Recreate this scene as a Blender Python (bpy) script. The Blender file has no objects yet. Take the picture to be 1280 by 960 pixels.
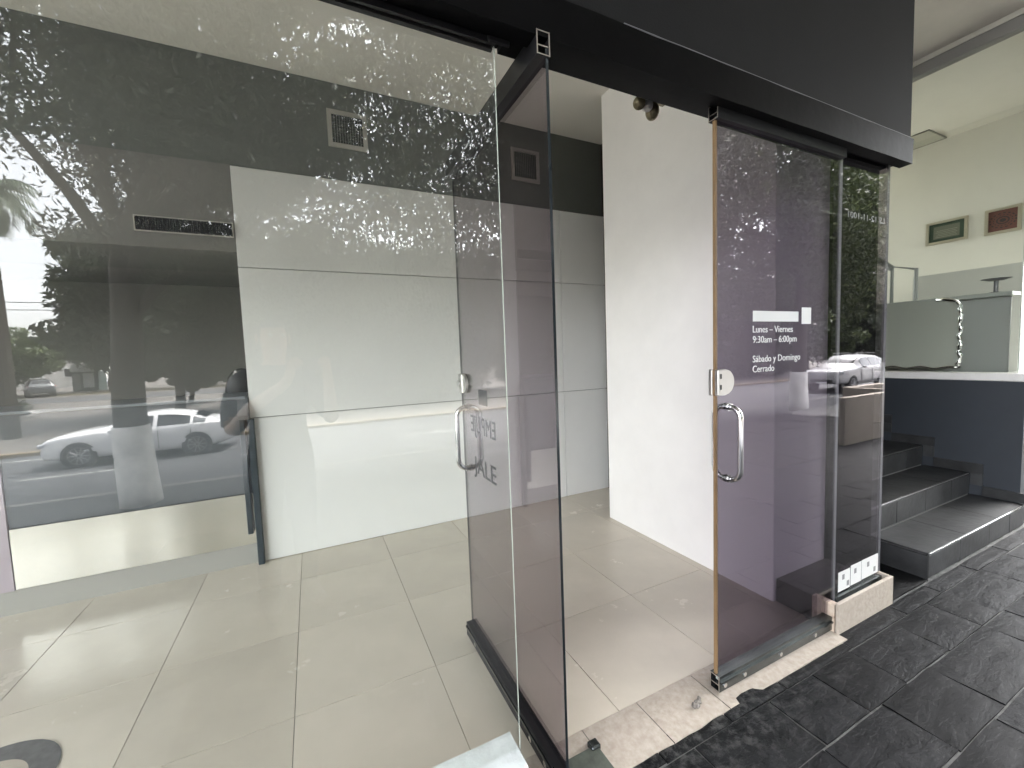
import bpy, bmesh, math, random
import numpy as np
from mathutils import Vector, Matrix, noise
random.seed(7); np.random.seed(7)
PI = math.pi
scn = bpy.context.scene
COL = scn.collection

# ------------------------------------------------------------------ camera
cam_d = bpy.data.cameras.new("camera"); cam = bpy.data.objects.new("camera", cam_d); COL.objects.link(cam)
RR = ((0.89955038, -0.06339399, 0.43219244), (-0.43528787, -0.04737664, 0.89904389), (-0.03651816, -0.99686341, -0.07021231))
M = Matrix([[RR[i][0], -RR[i][1], -RR[i][2], (0, 0, 1.5)[i]] for i in range(3)] + [[0, 0, 0, 1]])
cam.matrix_world = M
cam_d.sensor_fit = 'HORIZONTAL'; cam_d.sensor_width = 36.0; cam_d.lens = 519.27 / 1280 * 36
cam_d.clip_start = 0.03; cam_d.clip_end = 2000
scn.camera = cam
# ------------------------------------------------------------------ world: overcast sky
SUN_EL, SUN_ROT = math.radians(62), math.radians(108)
wd = bpy.data.worlds.new("World"); scn.world = wd; wd.use_nodes = True
nt = wd.node_tree; nt.nodes.clear()
out = nt.nodes.new('ShaderNodeOutputWorld'); bg = nt.nodes.new('ShaderNodeBackground')
sky = nt.nodes.new('ShaderNodeTexSky'); sky.sky_type = 'NISHITA'; sky.sun_disc = False
sky.sun_elevation = SUN_EL; sky.sun_rotation = SUN_ROT; sky.air_density = 1.0; sky.dust_density = 4.0
bw = nt.nodes.new('ShaderNodeRGBToBW'); mixs = nt.nodes.new('ShaderNodeMix'); mixs.data_type = 'RGBA'
mixs.inputs[0].default_value = 0.86
tc = nt.nodes.new('ShaderNodeTexCoord'); nz = nt.nodes.new('ShaderNodeTexNoise'); nz.inputs['Scale'].default_value = 2.2; nz.inputs['Detail'].default_value = 6
rp = nt.nodes.new('ShaderNodeMapRange'); rp.inputs[1].default_value = 0.3; rp.inputs[2].default_value = 0.7; rp.inputs[3].default_value = 0.8; rp.inputs[4].default_value = 1.25
mul = nt.nodes.new('ShaderNodeMix'); mul.data_type = 'RGBA'; mul.blend_type = 'MULTIPLY'; mul.inputs[0].default_value = 1.0
nt.links.new(tc.outputs['Generated'], nz.inputs['Vector']); nt.links.new(nz.outputs['Fac'], rp.inputs[0])
nt.links.new(sky.outputs[0], bw.inputs[0]); nt.links.new(sky.outputs[0], mixs.inputs[6]); nt.links.new(bw.outputs[0], mixs.inputs[7])
nt.links.new(mixs.outputs[2], mul.inputs[6]); nt.links.new(rp.outputs[0], mul.inputs[7])
nt.links.new(mul.outputs[2], bg.inputs['Color']); bg.inputs['Strength'].default_value = 0.12
nt.links.new(bg.outputs[0], out.inputs[0])
# ------------------------------------------------------------------ sun behind the clouds
sd = bpy.data.lights.new("sun", 'SUN'); sd.energy = 0.5; sd.angle = math.radians(30); sd.color = (1, 0.96, 0.9)
sun = bpy.data.objects.new("sun", sd); COL.objects.link(sun)
sdir = Vector((math.sin(SUN_ROT) * math.cos(SUN_EL), math.cos(SUN_ROT) * math.cos(SUN_EL), math.sin(SUN_EL)))
sun.rotation_euler = sdir.to_track_quat('Z', 'Y').to_euler()
# ------------------------------------------------------------------ exposure
vs = scn.view_settings; vs.view_transform = 'Standard'; vs.look = 'None'; vs.gamma = 1.0; vs.exposure = 4.98
scn.render.engine = 'CYCLES'
cy = scn.cycles; cy.max_bounces = 10; cy.diffuse_bounces = 5; cy.glossy_bounces = 5; cy.transparent_max_bounces = 24; cy.transmission_bounces = 4
cy.use_denoising = True; cy.caustics_reflective = False; cy.caustics_refractive = False; cy.sample_clamp_indirect = 6.0
try:
    cy.denoiser = 'OPENIMAGEDENOISE'; cy.denoising_input_passes = 'RGB_ALBEDO_NORMAL'
except Exception: pass

# ================================================================== materials
MATS = {}
def newmat(name):
    m = bpy.data.materials.new(name); m.use_nodes = True
    return m, m.node_tree, m.node_tree.nodes['Principled BSDF']
def mat(name, col, rough=0.5, metal=0.0, spec=0.5, var=0.0, vscale=6.0, bump=0.0, bscale=40.0, coat=0.0, vcol=None, bdist=0.01, detail=5):
    if name in MATS: return MATS[name]
    m, t, b = newmat(name)
    b.inputs['Roughness'].default_value = rough; b.inputs['Metallic'].default_value = metal
    b.inputs['Specular IOR Level'].default_value = spec; b.inputs['Coat Weight'].default_value = coat
    b.inputs['Base Color'].default_value = (*col, 1)
    co = t.nodes.new('ShaderNodeTexCoord')
    if var or vcol:
        n = t.nodes.new('ShaderNodeTexNoise'); n.inputs['Scale'].default_value = vscale; n.inputs['Detail'].default_value = detail; n.inputs['Roughness'].default_value = 0.65
        t.links.new(co.outputs['Object'], n.inputs['Vector'])
        r = t.nodes.new('ShaderNodeValToRGB')
        c2 = vcol or tuple(min(1, c * (1 + var)) for c in col); c1 = tuple(c * (1 - var) for c in col) if not vcol else col
        r.color_ramp.elements[0].position = 0.32; r.color_ramp.elements[1].position = 0.68
        r.color_ramp.elements[0].color = (*c1, 1); r.color_ramp.elements[1].color = (*c2, 1)
        t.links.new(n.outputs['Fac'], r.inputs[0]); t.links.new(r.outputs[0], b.inputs['Base Color'])
    if bump:
        n2 = t.nodes.new('ShaderNodeTexNoise'); n2.inputs['Scale'].default_value = bscale; n2.inputs['Detail'].default_value = 6
        t.links.new(co.outputs['Object'], n2.inputs['Vector'])
        bp = t.nodes.new('ShaderNodeBump'); bp.inputs['Strength'].default_value = bump; bp.inputs['Distance'].default_value = bdist
        t.links.new(n2.outputs['Fac'], bp.inputs['Height']); t.links.new(bp.outputs[0], b.inputs['Normal'])
    MATS[name] = m
    return m
def glassmat(name, tint, f0=0.045, boost=1.0, haze=0.0):
    """thin sheet: each face passes tinted light and mirrors by Schlick's law"""
    m = bpy.data.materials.new(name); m.use_nodes = True; t = m.node_tree; t.nodes.clear()
    o = t.nodes.new('ShaderNodeOutputMaterial'); tr = t.nodes.new('ShaderNodeBsdfTransparent'); gl = t.nodes.new('ShaderNodeBsdfGlossy')
    tr.inputs[0].default_value = (*tint, 1); gl.inputs['Roughness'].default_value = 0.0; gl.inputs['Color'].default_value = (1, 1, 1, 1)
    wt = t.nodes.new('ShaderNodeTexCoord'); wn = t.nodes.new('ShaderNodeTexNoise'); wn.inputs['Scale'].default_value = 2.2; wn.inputs['Detail'].default_value = 1
    wb = t.nodes.new('ShaderNodeBump'); wb.inputs['Strength'].default_value = 0.03; wb.inputs['Distance'].default_value = 0.006
    t.links.new(wt.outputs['Object'], wn.inputs['Vector']); t.links.new(wn.outputs['Fac'], wb.inputs['Height']); t.links.new(wb.outputs[0], gl.inputs['Normal'])
    lw = t.nodes.new('ShaderNodeLayerWeight'); lw.inputs['Blend'].default_value = 0.5
    p = t.nodes.new('ShaderNodeMath'); p.operation = 'POWER'; p.inputs[1].default_value = 5.0
    ma = t.nodes.new('ShaderNodeMath'); ma.operation = 'MULTIPLY_ADD'; ma.inputs[1].default_value = (1 - f0) * boost; ma.inputs[2].default_value = f0
    t.links.new(lw.outputs['Facing'], p.inputs[0]); t.links.new(p.outputs[0], ma.inputs[0])
    mx = t.nodes.new('ShaderNodeMixShader'); t.links.new(ma.outputs[0], mx.inputs[0]); t.links.new(tr.outputs[0], mx.inputs[1]); t.links.new(gl.outputs[0], mx.inputs[2])
    if haze:
        df = t.nodes.new('ShaderNodeBsdfDiffuse'); df.inputs[0].default_value = (0.7, 0.7, 0.7, 1)
        tcn = t.nodes.new('ShaderNodeTexCoord'); nn = t.nodes.new('ShaderNodeTexNoise'); nn.inputs['Scale'].default_value = 1.4; nn.inputs['Detail'].default_value = 6
        mr = t.nodes.new('ShaderNodeMapRange'); mr.inputs[1].default_value = 0.35; mr.inputs[2].default_value = 0.75; mr.inputs[3].default_value = haze * 0.5; mr.inputs[4].default_value = haze * 1.5
        t.links.new(tcn.outputs['Object'], nn.inputs['Vector']); t.links.new(nn.outputs['Fac'], mr.inputs[0])
        m2 = t.nodes.new('ShaderNodeMixShader'); t.links.new(mr.outputs[0], m2.inputs[0]); t.links.new(mx.outputs[0], m2.inputs[1]); t.links.new(df.outputs[0], m2.inputs[2]); mx = m2
    t.links.new(mx.outputs[0], o.inputs[0])
    MATS[name] = m
    return m
def leafmat(name, c1, c2, trans=0.3):
    m = bpy.data.materials.new(name); m.use_nodes = True; t = m.node_tree; b = t.nodes['Principled BSDF']
    b.inputs['Roughness'].default_value = 0.45; b.inputs['Specular IOR Level'].default_value = 0.35
    g = t.nodes.new('ShaderNodeNewGeometry'); r = t.nodes.new('ShaderNodeValToRGB')
    r.color_ramp.elements[0].color = (*c1, 1); r.color_ramp.elements[1].color = (*c2, 1)
    t.links.new(g.outputs['Random Per Island'], r.inputs[0]); t.links.new(r.outputs[0], b.inputs['Base Color'])
    tl = t.nodes.new('ShaderNodeBsdfTranslucent'); t.links.new(r.outputs[0], tl.inputs[0])
    mx = t.nodes.new('ShaderNodeMixShader'); mx.inputs[0].default_value = trans
    o = t.nodes['Material Output']; t.links.new(b.outputs[0], mx.inputs[1]); t.links.new(tl.outputs[0], mx.inputs[2]); t.links.new(mx.outputs[0], o.inputs[0])
    MATS[name] = m; return m

def slatemat(name='slate_mat', rough=0.58):
    m, t, b = newmat(name); N = t.nodes; L = t.links
    co = N.new('ShaderNodeTexCoord'); oi = N.new('ShaderNodeObjectInfo')
    # stretched cleft ridges, each stone turned its own way
    mp = N.new('ShaderNodeMapping'); mp.inputs['Scale'].default_value = (1, 2.4, 1)
    cmb = N.new('ShaderNodeCombineXYZ'); mm = N.new('ShaderNodeMath'); mm.operation = 'MULTIPLY'; mm.inputs[1].default_value = 0.5
    L.new(oi.outputs['Random'], mm.inputs[0]); L.new(mm.outputs[0], cmb.inputs[2]); L.new(cmb.outputs[0], mp.inputs['Rotation'])
    L.new(co.outputs['Object'], mp.inputs['Vector'])
    n1 = N.new('ShaderNodeTexNoise'); n1.inputs['Scale'].default_value = 4.0; n1.inputs['Detail'].default_value = 12; n1.inputs['Roughness'].default_value = 0.6; n1.inputs['Distortion'].default_value = 0.35
    L.new(mp.outputs[0], n1.inputs['Vector'])
    n2 = N.new('ShaderNodeTexNoise'); n2.inputs['Scale'].default_value = 28; n2.inputs['Detail'].default_value = 8; n2.inputs['Roughness'].default_value = 0.7
    L.new(co.outputs['Object'], n2.inputs['Vector'])
    r = N.new('ShaderNodeValToRGB'); e = r.color_ramp.elements
    e[0].position = 0.3; e[0].color = (0.0018, 0.0019, 0.0022, 1); e[1].position = 0.8; e[1].color = (0.0085, 0.0088, 0.0098, 1)
    L.new(n1.outputs['Fac'], r.inputs[0])
    # scuffed pale mineral bloom
    n3 = N.new('ShaderNodeTexNoise'); n3.inputs['Scale'].default_value = 9; n3.inputs['Detail'].default_value = 10; n3.inputs['Roughness'].default_value = 0.75
    L.new(co.outputs['Object'], n3.inputs['Vector'])
    r3 = N.new('ShaderNodeValToRGB'); r3.color_ramp.elements[0].position = 0.56; r3.color_ramp.elements[1].position = 0.74
    r3.color_ramp.elements[1].color = (0.6, 0.6, 0.6, 1)
    L.new(n3.outputs['Fac'], r3.inputs[0])
    mx = N.new('ShaderNodeMix'); mx.data_type = 'RGBA'; L.new(r3.outputs[0], mx.inputs[0]); L.new(r.outputs[0], mx.inputs[6]); mx.inputs[7].default_value = (0.034, 0.034, 0.034, 1)
    hs = N.new('ShaderNodeHueSaturation'); mr = N.new('ShaderNodeMapRange'); mr.inputs[3].default_value = 0.6; mr.inputs[4].default_value = 1.7
    L.new(oi.outputs['Random'], mr.inputs[0]); L.new(mr.outputs[0], hs.inputs['Value']); L.new(mx.outputs[2], hs.inputs['Color']); L.new(hs.outputs[0], b.inputs['Base Color'])
    tr = N.new('ShaderNodeValToRGB'); tr.color_ramp.interpolation = 'EASE'; el = tr.color_ramp.elements
    el[0].position = 0.36; el[0].color = (0, 0, 0, 1); el[1].position = 0.66; el[1].color = (1, 1, 1, 1)
    for p_, v_ in ((0.42, 0.08), (0.445, 0.36), (0.50, 0.42), (0.52, 0.68), (0.585, 0.72), (0.60, 0.9)):
        q_ = el.new(p_); q_.color = (v_, v_, v_, 1)
    L.new(n1.outputs['Fac'], tr.inputs[0])
    add = N.new('ShaderNodeMath'); add.operation = 'MULTIPLY_ADD'; add.inputs[1].default_value = 0.55; L.new(n2.outputs['Fac'], add.inputs[0]); L.new(tr.outputs[0], add.inputs[2])
    bp = N.new('ShaderNodeBump'); bp.inputs['Strength'].default_value = 0.8; bp.inputs['Distance'].default_value = 0.009
    rs = N.new('ShaderNodeMapRange'); rs.inputs[3].default_value = 0.25; rs.inputs[4].default_value = 1.0; L.new(oi.outputs['Random'], rs.inputs[0]); L.new(rs.outputs[0], bp.inputs['Strength'])
    L.new(add.outputs[0], bp.inputs['Height']); L.new(bp.outputs[0], b.inputs['Normal'])
    ge = N.new('ShaderNodeNewGeometry'); sp = N.new('ShaderNodeSeparateXYZ'); L.new(ge.outputs['Position'], sp.inputs[0])
    my = N.new('ShaderNodeMapRange'); my.inputs[1].default_value = 0.80; my.inputs[2].default_value = 1.10; L.new(sp.outputs[1], my.inputs[0])
    mxx = N.new('ShaderNodeMapRange'); mxx.inputs[1].default_value = 2.4; mxx.inputs[2].default_value = 1.5; L.new(sp.outputs[0], mxx.inputs[0])
    mm2 = N.new('ShaderNodeMath'); mm2.operation = 'MULTIPLY'; L.new(my.outputs[0], mm2.inputs[0]); L.new(mxx.outputs[0], mm2.inputs[1])
    n4 = N.new('ShaderNodeTexNoise'); n4.inputs['Scale'].default_value = 20; n4.inputs['Detail'].default_value = 8; n4.inputs['Roughness'].default_value = 0.7; L.new(ge.outputs['Position'], n4.inputs['Vector'])
    r4 = N.new('ShaderNodeMapRange'); r4.inputs[1].default_value = 0.48; r4.inputs[2].default_value = 0.66; L.new(n4.outputs['Fac'], r4.inputs[0])
    mm3 = N.new('ShaderNodeMath'); mm3.operation = 'MULTIPLY'; L.new(mm2.outputs[0], mm3.inputs[0]); L.new(r4.outputs[0], mm3.inputs[1])
    mx4 = N.new('ShaderNodeMix'); mx4.data_type = 'RGBA'; L.new(mm3.outputs[0], mx4.inputs[0]); L.new(hs.outputs[0], mx4.inputs[6]); mx4.inputs[7].default_value = (0.075, 0.075, 0.073, 1)
    L.new(mx4.outputs[2], b.inputs['Base Color'])
    b.inputs['Roughness'].default_value = rough; b.inputs['Specular IOR Level'].default_value = 0.13
    MATS[name] = m; return m

slate = slatemat()
mortar = mat('mortar', (0.075, 0.075, 0.073), 0.9, var=0.4, vscale=12, bump=0.5, bscale=60)
white_wall = mat('white_wall', (0.87, 0.855, 0.84), 0.6, var=0.05, vscale=1.1, bump=0.06, bscale=70, bdist=0.003)
panel_white = mat('panel_white', (0.87, 0.875, 0.855), 0.42, var=0.025, vscale=1.2, bump=0.03, bscale=60, bdist=0.003)
dark_band_m = mat('charcoal_paint', (0.16, 0.17, 0.155), 0.6, var=0.08, vscale=2)
ceil_m = mat('ceiling_paint', (0.80, 0.775, 0.71), 0.8, var=0.02, vscale=1)
tile_m = mat('porcelain', (0.60, 0.545, 0.455), 0.17, var=0.05, vscale=2.5, spec=0.5)
_t = tile_m.node_tree; _b = _t.nodes['Principled BSDF']; _src = _b.inputs['Base Color'].links[0].from_socket
_oi = _t.nodes.new('ShaderNodeObjectInfo'); _mr = _t.nodes.new('ShaderNodeMapRange'); _mr.inputs[3].default_value = 0.93; _mr.inputs[4].default_value = 1.05; _hs = _t.nodes.new('ShaderNodeHueSaturation')
_t.links.new(_oi.outputs['Random'], _mr.inputs[0]); _t.links.new(_mr.outputs[0], _hs.inputs['Value']); _t.links.new(_src, _hs.inputs['Color']); _t.links.new(_hs.outputs[0], _b.inputs['Base Color'])
_ge = _t.nodes.new('ShaderNodeNewGeometry'); _n = _t.nodes.new('ShaderNodeTexNoise'); _n.inputs['Scale'].default_value = 3.0; _n.inputs['Detail'].default_value = 7; _n.inputs['Roughness'].default_value = 0.7
_r = _t.nodes.new('ShaderNodeMapRange'); _r.inputs[1].default_value = 0.35; _r.inputs[2].default_value = 0.7; _r.inputs[3].default_value = 0.13; _r.inputs[4].default_value = 0.30
_t.links.new(_ge.outputs['Position'], _n.inputs['Vector']); _t.links.new(_n.outputs['Fac'], _r.inputs[0]); _t.links.new(_r.outputs[0], _b.inputs['Roughness'])
grout_m = mat('grout', (0.16, 0.15, 0.13), 0.9)
trav_m = mat('travertine', (0.36, 0.305, 0.25), 0.65, vcol=(0.47, 0.42, 0.36), vscale=34, bump=0.3, bscale=70, detail=8)
trav_end = mat('travertine_rough', (0.50, 0.38, 0.28), 0.8, vcol=(0.62, 0.53, 0.44), vscale=16, bump=0.8, bscale=50)
ledge_m = mat('ledge_paint', (0.60, 0.64, 0.635), 0.6, var=0.1, vscale=14, bump=0.5, bscale=45, bdist=0.006)
fascia_m = mat('fascia_paint', (0.0080, 0.0082, 0.0086), 0.75, spec=0.25, var=0.12, vscale=3, bump=0.25, bscale=160, bdist=0.002)
beam_m = mat('black_lacquer', (0.0022, 0.0022, 0.0025), 0.5, spec=0.08, var=0.4, vscale=5, bump=0.2, bscale=25, bdist=0.004)
rail_m = mat('black_anodised', (0.008, 0.008, 0.009), 0.4, spec=0.3, var=0.3, vscale=9)
gunmetal = mat('smoked_metal', (0.11, 0.12, 0.12), 0.25, metal=0.85, var=0.3, vscale=8, bump=0.05, bscale=40)
bare_m = mat('bare_metal', (0.55, 0.50, 0.45), 0.35, metal=0.9)
chrome = mat('chrome', (0.72, 0.72, 0.72), 0.08, metal=1.0)
steel = mat('brushed_steel', (0.62, 0.61, 0.59), 0.3, metal=1.0, var=0.06, vscale=4)
steel_front = mat('steel_front', (0.74, 0.72, 0.66), 0.26, metal=0.92, var=0.10, vscale=1.6)
_t = steel_front.node_tree; _co = _t.nodes.new('ShaderNodeTexCoord'); _mp = _t.nodes.new('ShaderNodeMapping'); _mp.inputs['Scale'].default_value = (2.0, 1, 0.25)
_n = _t.nodes.new('ShaderNodeTexNoise'); _n.inputs['Scale'].default_value = 1.3; _n.inputs['Detail'].default_value = 1; _b = _t.nodes.new('ShaderNodeBump'); _b.inputs['Strength'].default_value = 0.4; _b.inputs['Distance'].default_value = 0.06
_t.links.new(_co.outputs['Object'], _mp.inputs[0]); _t.links.new(_mp.outputs[0], _n.inputs['Vector']); _t.links.new(_n.outputs['Fac'], _b.inputs['Height']); _t.links.new(_b.outputs[0], _t.nodes['Principled BSDF'].inputs['Normal'])
counter_m = mat('counter_slate_grey', (0.085, 0.095, 0.105), 0.35, var=0.05)
teal_m = mat('dark_teal_trim', (0.022, 0.036, 0.044), 0.35)
lilac_m = mat('lilac_panel', (0.42, 0.36, 0.40), 0.5)
vent_frame_m = mat('vent_frame', (0.5, 0.48, 0.43), 0.5)
vent_dark = mat('vent_dark', (0.012, 0.012, 0.012), 0.8)
black_m = mat('black_wall', (0.003, 0.003, 0.004), 0.85, spec=0.06)
brown_edge = mat('amber_edge', (0.20, 0.125, 0.06), 0.4, var=0.2, vscale=3)
stair_m = mat('stair_tile', (0.026, 0.0265, 0.0275), 0.5, spec=0.35, var=0.5, vscale=5, bump=0.5, bscale=22, bdist=0.006, detail=9)
stair_riser_m = mat('stair_riser_tile', (0.036, 0.037, 0.038), 0.45, spec=0.35, var=0.5, vscale=4, bump=0.15, bscale=30)
nosing_m = mat('nosing_metal', (0.75, 0.75, 0.74), 0.25, metal=0.9)
parapet_m = mat('parapet_paint', (0.024, 0.029, 0.037), 0.6, var=0.1, vscale=2)
sill_m = mat('sill_white', (0.72, 0.70, 0.68), 0.5, var=0.06, vscale=8)
room_m = mat('reception_wall', (0.80, 0.79, 0.725), 0.75, var=0.02)
soffit_m = mat('soffit_paint', (0.78, 0.74, 0.67), 0.8, var=0.03)
counter_grey = mat('reception_grey', (0.33, 0.34, 0.335), 0.4)
vinyl_w = mat('white_vinyl', (0.72, 0.73, 0.72), 0.5)
vinyl_g = mat('grey_vinyl', (0.06, 0.06, 0.065), 0.5)
edge_m = mat('glass_edge', (0.55, 0.60, 0.55), 0.2, spec=0.8)
edge_dark = mat('glass_edge_dark', (0.02, 0.025, 0.03), 0.15, spec=0.8)
clear_glass = glassmat('clear_glass', (0.965, 0.972, 0.96), 0.055, 1.0, haze=0.011)
tint_glass = glassmat('tinted_glass', (0.68, 0.645, 0.675), 0.055, 1.0, haze=0.004)
tint_glass2 = glassmat('tinted_glass_b', (0.54, 0.51, 0.56), 0.06, 1.0, haze=0.003)
room_glass = glassmat('room_glass', (0.96, 0.97, 0.95), 0.04)
paper_m = mat('paper', (0.75, 0.75, 0.74), 0.5)
asphalt = mat('asphalt', (0.055, 0.056, 0.06), 0.85, var=0.25, vscale=3, bump=0.3, bscale=90)
concrete = mat('concrete', (0.30, 0.285, 0.26), 0.85, var=0.15, vscale=1.2, bump=0.2, bscale=40)
plaza_m = mat('plaza_paving', (0.11, 0.10, 0.088), 0.85, var=0.18, vscale=0.5)
kerb_m = mat('kerb', (0.22, 0.21, 0.195), 0.85, var=0.15, vscale=3)
line_m = mat('road_line', (0.32, 0.32, 0.30), 0.7, var=0.2, vscale=5)
bark = mat('bark', (0.045, 0.038, 0.03), 0.9, var=0.45, vscale=7, bump=0.9, bscale=14, bdist=0.03)
lime = mat('lime_wash', (0.76, 0.75, 0.71), 0.85, var=0.18, vscale=6, bump=0.6, bscale=16, bdist=0.02)
leaf_dark = leafmat('ficus_leaf', (0.022, 0.032, 0.018), (0.065, 0.085, 0.045), 0.25)
leaf_mid = leafmat('street_leaf', (0.035, 0.055, 0.02), (0.10, 0.125, 0.05), 0.3)
leaf_pale = leafmat('far_leaf', (0.09, 0.115, 0.055), (0.20, 0.22, 0.12), 0.35)
leaf_far = leafmat('far_leaf_green', (0.06, 0.085, 0.035), (0.13, 0.16, 0.07), 0.35)
leaf_palm = leafmat('palm_leaf', (0.045, 0.07, 0.04), (0.10, 0.13, 0.08), 0.2)
car_white = mat('car_paint_white', (0.72, 0.72, 0.72), 0.25, coat=0.6, spec=0.5)
car_grey = mat('car_paint_grey', (0.10, 0.105, 0.11), 0.25, coat=0.6)
car_silver = mat('car_paint_silver', (0.36, 0.355, 0.355), 0.35, metal=0.0, coat=0.6)
car_glass = mat('car_glass', (0.012, 0.014, 0.016), 0.05, spec=0.8)
tyre_m = mat('tyre', (0.012, 0.012, 0.013), 0.8)
rim_m = mat('rim', (0.28, 0.28, 0.29), 0.3, metal=0.8)
trim_m = mat('car_trim', (0.02, 0.02, 0.02), 0.5)
lamp_m = mat('headlamp', (0.5, 0.52, 0.55), 0.1, spec=0.8)
tail_m = mat('tail_lamp', (0.45, 0.02, 0.02), 0.15)

# ================================================================== helpers
WL = {}
def wloc(o): return WL.get(o.name, Vector((0, 0, 0)))
def thing(name, label, cat, loc=(0, 0, 0), group=None, rotz=0.0):
    o = bpy.data.objects.new(name, None); COL.objects.link(o); o.location = loc; o.rotation_euler = (0, 0, rotz)
    o.empty_display_size = 0.1
    o['label'] = label; o['category'] = cat
    if group: o['group'] = group
    WL[o.name] = Vector(loc) if rotz == 0 else Vector((0, 0, 0))
    return o
def tag(o, label, cat, group=None):
    o['label'] = label; o['category'] = cat
    if group: o['group'] = group
    return o
def finish(name, me, mats, parent=None, smooth=False, kind=None):
    if not isinstance(mats, (list, tuple)): mats = [mats]
    for m in mats: me.materials.append(m)
    if smooth: me.polygons.foreach_set('use_smooth', [True] * len(me.polygons))
    o = bpy.data.objects.new(name, me); COL.objects.link(o)
    if parent is not None:
        o.parent = parent; WL[o.name] = wloc(parent)
        off = wloc(parent)
        if off.length > 0: me.transform(Matrix.Translation(-off))
    if kind: o['kind'] = kind
    return o
def obj(name, bm, mats, parent=None, smooth=False, kind=None):
    bmesh.ops.recalc_face_normals(bm, faces=bm.faces)
    me = bpy.data.meshes.new(name); bm.to_mesh(me); bm.free()
    return finish(name, me, mats, parent, smooth, kind)
def nb(): return bmesh.new()
def box(bm, x0, x1, y0, y1, z0, z1, bev=0.0, mi=0, seg=1, mtx=None):
    b = bmesh.new() if (bev or mtx) else bm
    vs_ = [b.verts.new(p) for p in ((x0, y0, z0), (x1, y0, z0), (x1, y1, z0), (x0, y1, z0), (x0, y0, z1), (x1, y0, z1), (x1, y1, z1), (x0, y1, z1))]
    fs = [b.faces.new([vs_[i] for i in q]) for q in ((0, 3, 2, 1), (4, 5, 6, 7), (0, 1, 5, 4), (1, 2, 6, 5), (2, 3, 7, 6), (3, 0, 4, 7))]
    for f in fs: f.material_index = mi
    if b is not bm:
        if bev: bmesh.ops.bevel(b, geom=b.edges[:], offset=bev, segments=seg, profile=0.6, affect='EDGES')
        if mtx is not None: bmesh.ops.transform(b, matrix=mtx, verts=b.verts)
        for f in b.faces: f.material_index = mi
        merge(bm, b)
    return bm
def merge(bm, b):
    me = bpy.data.meshes.new('tmp'); b.to_mesh(me); b.free(); bm.from_mesh(me); bpy.data.meshes.remove(me)
def ring_loft(bm, rings, closed=True, cap=True, mi=0):
    R = [[bm.verts.new(p) for p in r] for r in rings]; n = len(R[0])
    for a, b in zip(R, R[1:]):
        for i in range(n if closed else n - 1):
            f = bm.faces.new((a[i], a[(i + 1) % n], b[(i + 1) % n], b[i])); f.material_index = mi
    if cap:
        for r in (R[0], R[-1]):
            try: bm.faces.new(r).material_index = mi
            except Exception: pass
    return R
def tube(bm, pts, rad, n=8, mi=0, cap=True):
    pts = [Vector(p) for p in pts]; rings = []; up = None
    if not isinstance(rad, (list, tuple)): rad = [rad] * len(pts)
    for i, p in enumerate(pts):
        d = (pts[min(i + 1, len(pts) - 1)] - pts[max(i - 1, 0)]).normalized()
        if up is None: up = d.orthogonal().normalized()
        up = (up - d * up.dot(d)).normalized(); s = d.cross(up)
        rings.append([p + (up * math.cos(2 * PI * k / n) + s * math.sin(2 * PI * k / n)) * rad[i] for k in range(n)])
    ring_loft(bm, rings, True, cap, mi)
def disc_cyl(bm, c, axis, r, h, n=20, mi=0, r2=None):
    c = Vector(c); a = Vector(axis).normalized()
    u = a.orthogonal().normalized(); v = a.cross(u); r2 = r if r2 is None else r2
    ring_loft(bm, [[c + (u * math.cos(2 * PI * k / n) + v * math.sin(2 * PI * k / n)) * rr + a * hh for k in range(n)] for rr, hh in ((r, 0), (r2, h))], True, True, mi)
def prism(bm, poly, axis, a0, a1, mi=0):
    """poly: 2-D points in the plane across `axis`"""
    def P(p, a): return {'x': (a, p[0], p[1]), 'y': (p[0], a, p[1]), 'z': (p[0], p[1], a)}[axis]
    ring_loft(bm, [[P(p, a0) for p in poly], [P(p, a1) for p in poly]], True, True, mi)
def text_mesh(s, size):
    c = bpy.data.curves.new('lettering', 'FONT'); c.body = s; c.size = size; c.extrude = 0.0006; c.resolution_u = 3
    o = bpy.data.objects.new('lettering_tmp', c); COL.objects.link(o)
    bpy.context.view_layer.update()
    me = bpy.data.meshes.new_from_object(o.evaluated_get(bpy.context.evaluated_depsgraph_get()))
    bpy.data.objects.remove(o); bpy.data.curves.remove(c)
    return me
def put_text(name, s, width, height, mtx, m, parent):
    me = text_mesh(s, 1.0)
    co = np.array([v.co[:] for v in me.vertices]); mn, mx_ = co.min(0), co.max(0)
    cap = 0.73
    me.transform(Matrix.Translation((-mn[0], 0, 0)))
    me.transform(Matrix.Diagonal((width / (mx_[0] - mn[0]), height / cap, 1, 1)))
    me.transform(mtx)
    return finish(name, me, m, parent)
def FY(x, y, z): return Matrix.Translation((x, y, z)) @ Matrix.Rotation(PI / 2, 4, 'X')     # faces -y
def quads_mesh(name, V, mats, parent=None, kind=None):
    """V: (n,4,3) array"""
    n = len(V); me = bpy.data.meshes.new(name)
    me.vertices.add(n * 4); me.vertices.foreach_set('co', V.reshape(-1).astype(np.float32))
    me.loops.add(n * 4); me.loops.foreach_set('vertex_index', np.arange(n * 4, dtype=np.int32))
    me.polygons.add(n); me.polygons.foreach_set('loop_start', np.arange(0, n * 4, 4, dtype=np.int32))
    try: me.polygons.foreach_set('loop_total', np.full(n, 4, dtype=np.int32))
    except Exception: pass
    me.update(calc_edges=True); me.validate()
    return finish(name, me, mats, parent, False, kind)

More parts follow.
